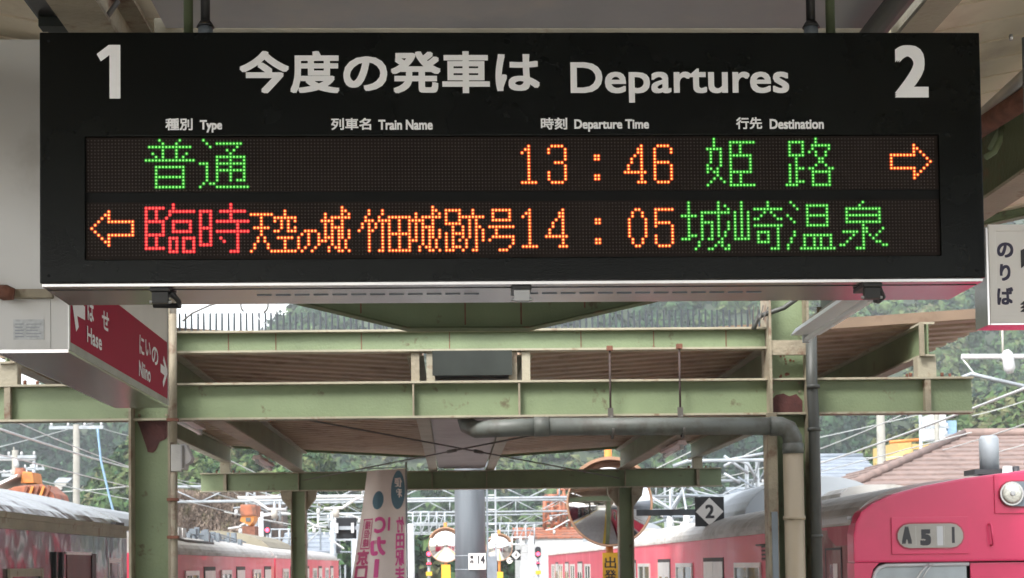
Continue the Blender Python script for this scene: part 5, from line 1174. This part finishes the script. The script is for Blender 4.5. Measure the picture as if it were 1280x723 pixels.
P_ = np.array(scatter(420, 150, 170, -.215, .12)); P_[:, 2] = -1+rng.uniform(0, 4.5, len(P_)); rad = rng.uniform(.8, 1.8, len(P_))
forest('low_shrubs', P_, rad, np.clip(.5+rng.normal(0, .25, len(P_)), 0, 1), 'leaves', 'belt of low green shrubs at the foot of the mountain', None)
# bare brownish thicket and dark retaining wall left of centre
n_tw = 42000; px_ = rng.uniform(210, 322, n_tw); top_ = 615+4*np.sin(px_*.16)+3*np.sin(px_*.41)+(px_-262)**2*.004*(px_ < 262)
py_ = top_+(706-top_)*rng.uniform(0, 1, n_tw)**1.1; Yd = rng.uniform(91, 94.3, n_tw)
x0_, z0_ = at(210, 700, 92.5).x, at(210, 700, 92.5).z; ux = (at(310, 700, 92.5).x-x0_)/100; uz = (at(210, 600, 92.5).z-z0_)/100
B0 = np.stack([x0_+(px_-210)*ux, Yd, z0_+(700-py_)*uz], 1)
dr_ = np.stack([rng.normal(0, .45, n_tw), rng.normal(0, .3, n_tw), rng.uniform(.2, 1, n_tw)], 1); dr_ /= np.linalg.norm(dr_, axis=1, keepdims=True)
ln = rng.uniform(.12, .42, n_tw)[:, None]; wd = rng.uniform(.012, .035, n_tw)[:, None]; sd_ = np.stack([np.ones(n_tw), rng.normal(0, .5, n_tw), rng.normal(0, .3, n_tw)], 1)
tri = np.stack([B0-sd_*wd, B0+sd_*wd, B0+dr_*ln], 1).reshape(-1, 3)
tw = np.repeat(np.clip(.45+.25*np.sin(px_*.21+py_*.13)+.2*np.sin(px_*.07-py_*.2)+rng.normal(0, .18, n_tw), 0, 1), 3)
mass('bare_thicket', tri, np.arange(len(tri)).reshape(-1, 3), tw, 'brush', 'pale brown bare thicket on the bank beside the left column')
MB().prism([(at(206, 700, 95).x, -1.3), (at(206, 700, 95).x, at(210, 632, 95).z), (at(240, 700, 95).x, at(240, 620, 95).z), (at(318, 700, 95).x, at(318, 622, 95).z), (at(322, 700, 95).x, -1.3)], 'Y', 94.5, 99).build('thicket_bank', 'bank', None, kind='structure')
a, b = at(318, 618, 99), at(352, 700, 99)
rw = thing('retaining_wall', 'dark streaked rock cutting beside the bare thicket, left of the small left column', 'rock wall', (a.x+1, 99, -1.3))
MB().box(a.x-6, b.x, 99, 103, -1.3, a.z).build('rock_face', 'brick_wall', rw, bevel=.2)
for k in range(12): x = a.x+(b.x-a.x)*k/12; MB().box(x, x+rng.uniform(.1, .3), 98.85-rng.uniform(0, .2), 98.99, -1.3, a.z-rng.uniform(.1, .8)).build('rock_rib', 'brick_wall', rw)
# ---------------------------------------------------------------- air
hz = MB().box(-560, 660, -30, 960, -2.6, 215).build('haze', [], kind='stuff'); hz['label'] = 'thin pale daytime haze between the station and the mountains'
hm = bpy.data.materials.new('haze'); hm.use_nodes = True; n_ = hm.node_tree; n_.nodes.clear()
pv = n_.nodes.new('ShaderNodeVolumePrincipled'); pv.inputs['Color'].default_value = (.90, .95, 1, 1); pv.inputs['Density'].default_value = .00032; pv.inputs['Anisotropy'].default_value = .2
mo = n_.nodes.new('ShaderNodeOutputMaterial'); n_.links.new(pv.outputs[0], mo.inputs['Volume']); hz.data.materials.append(hm)
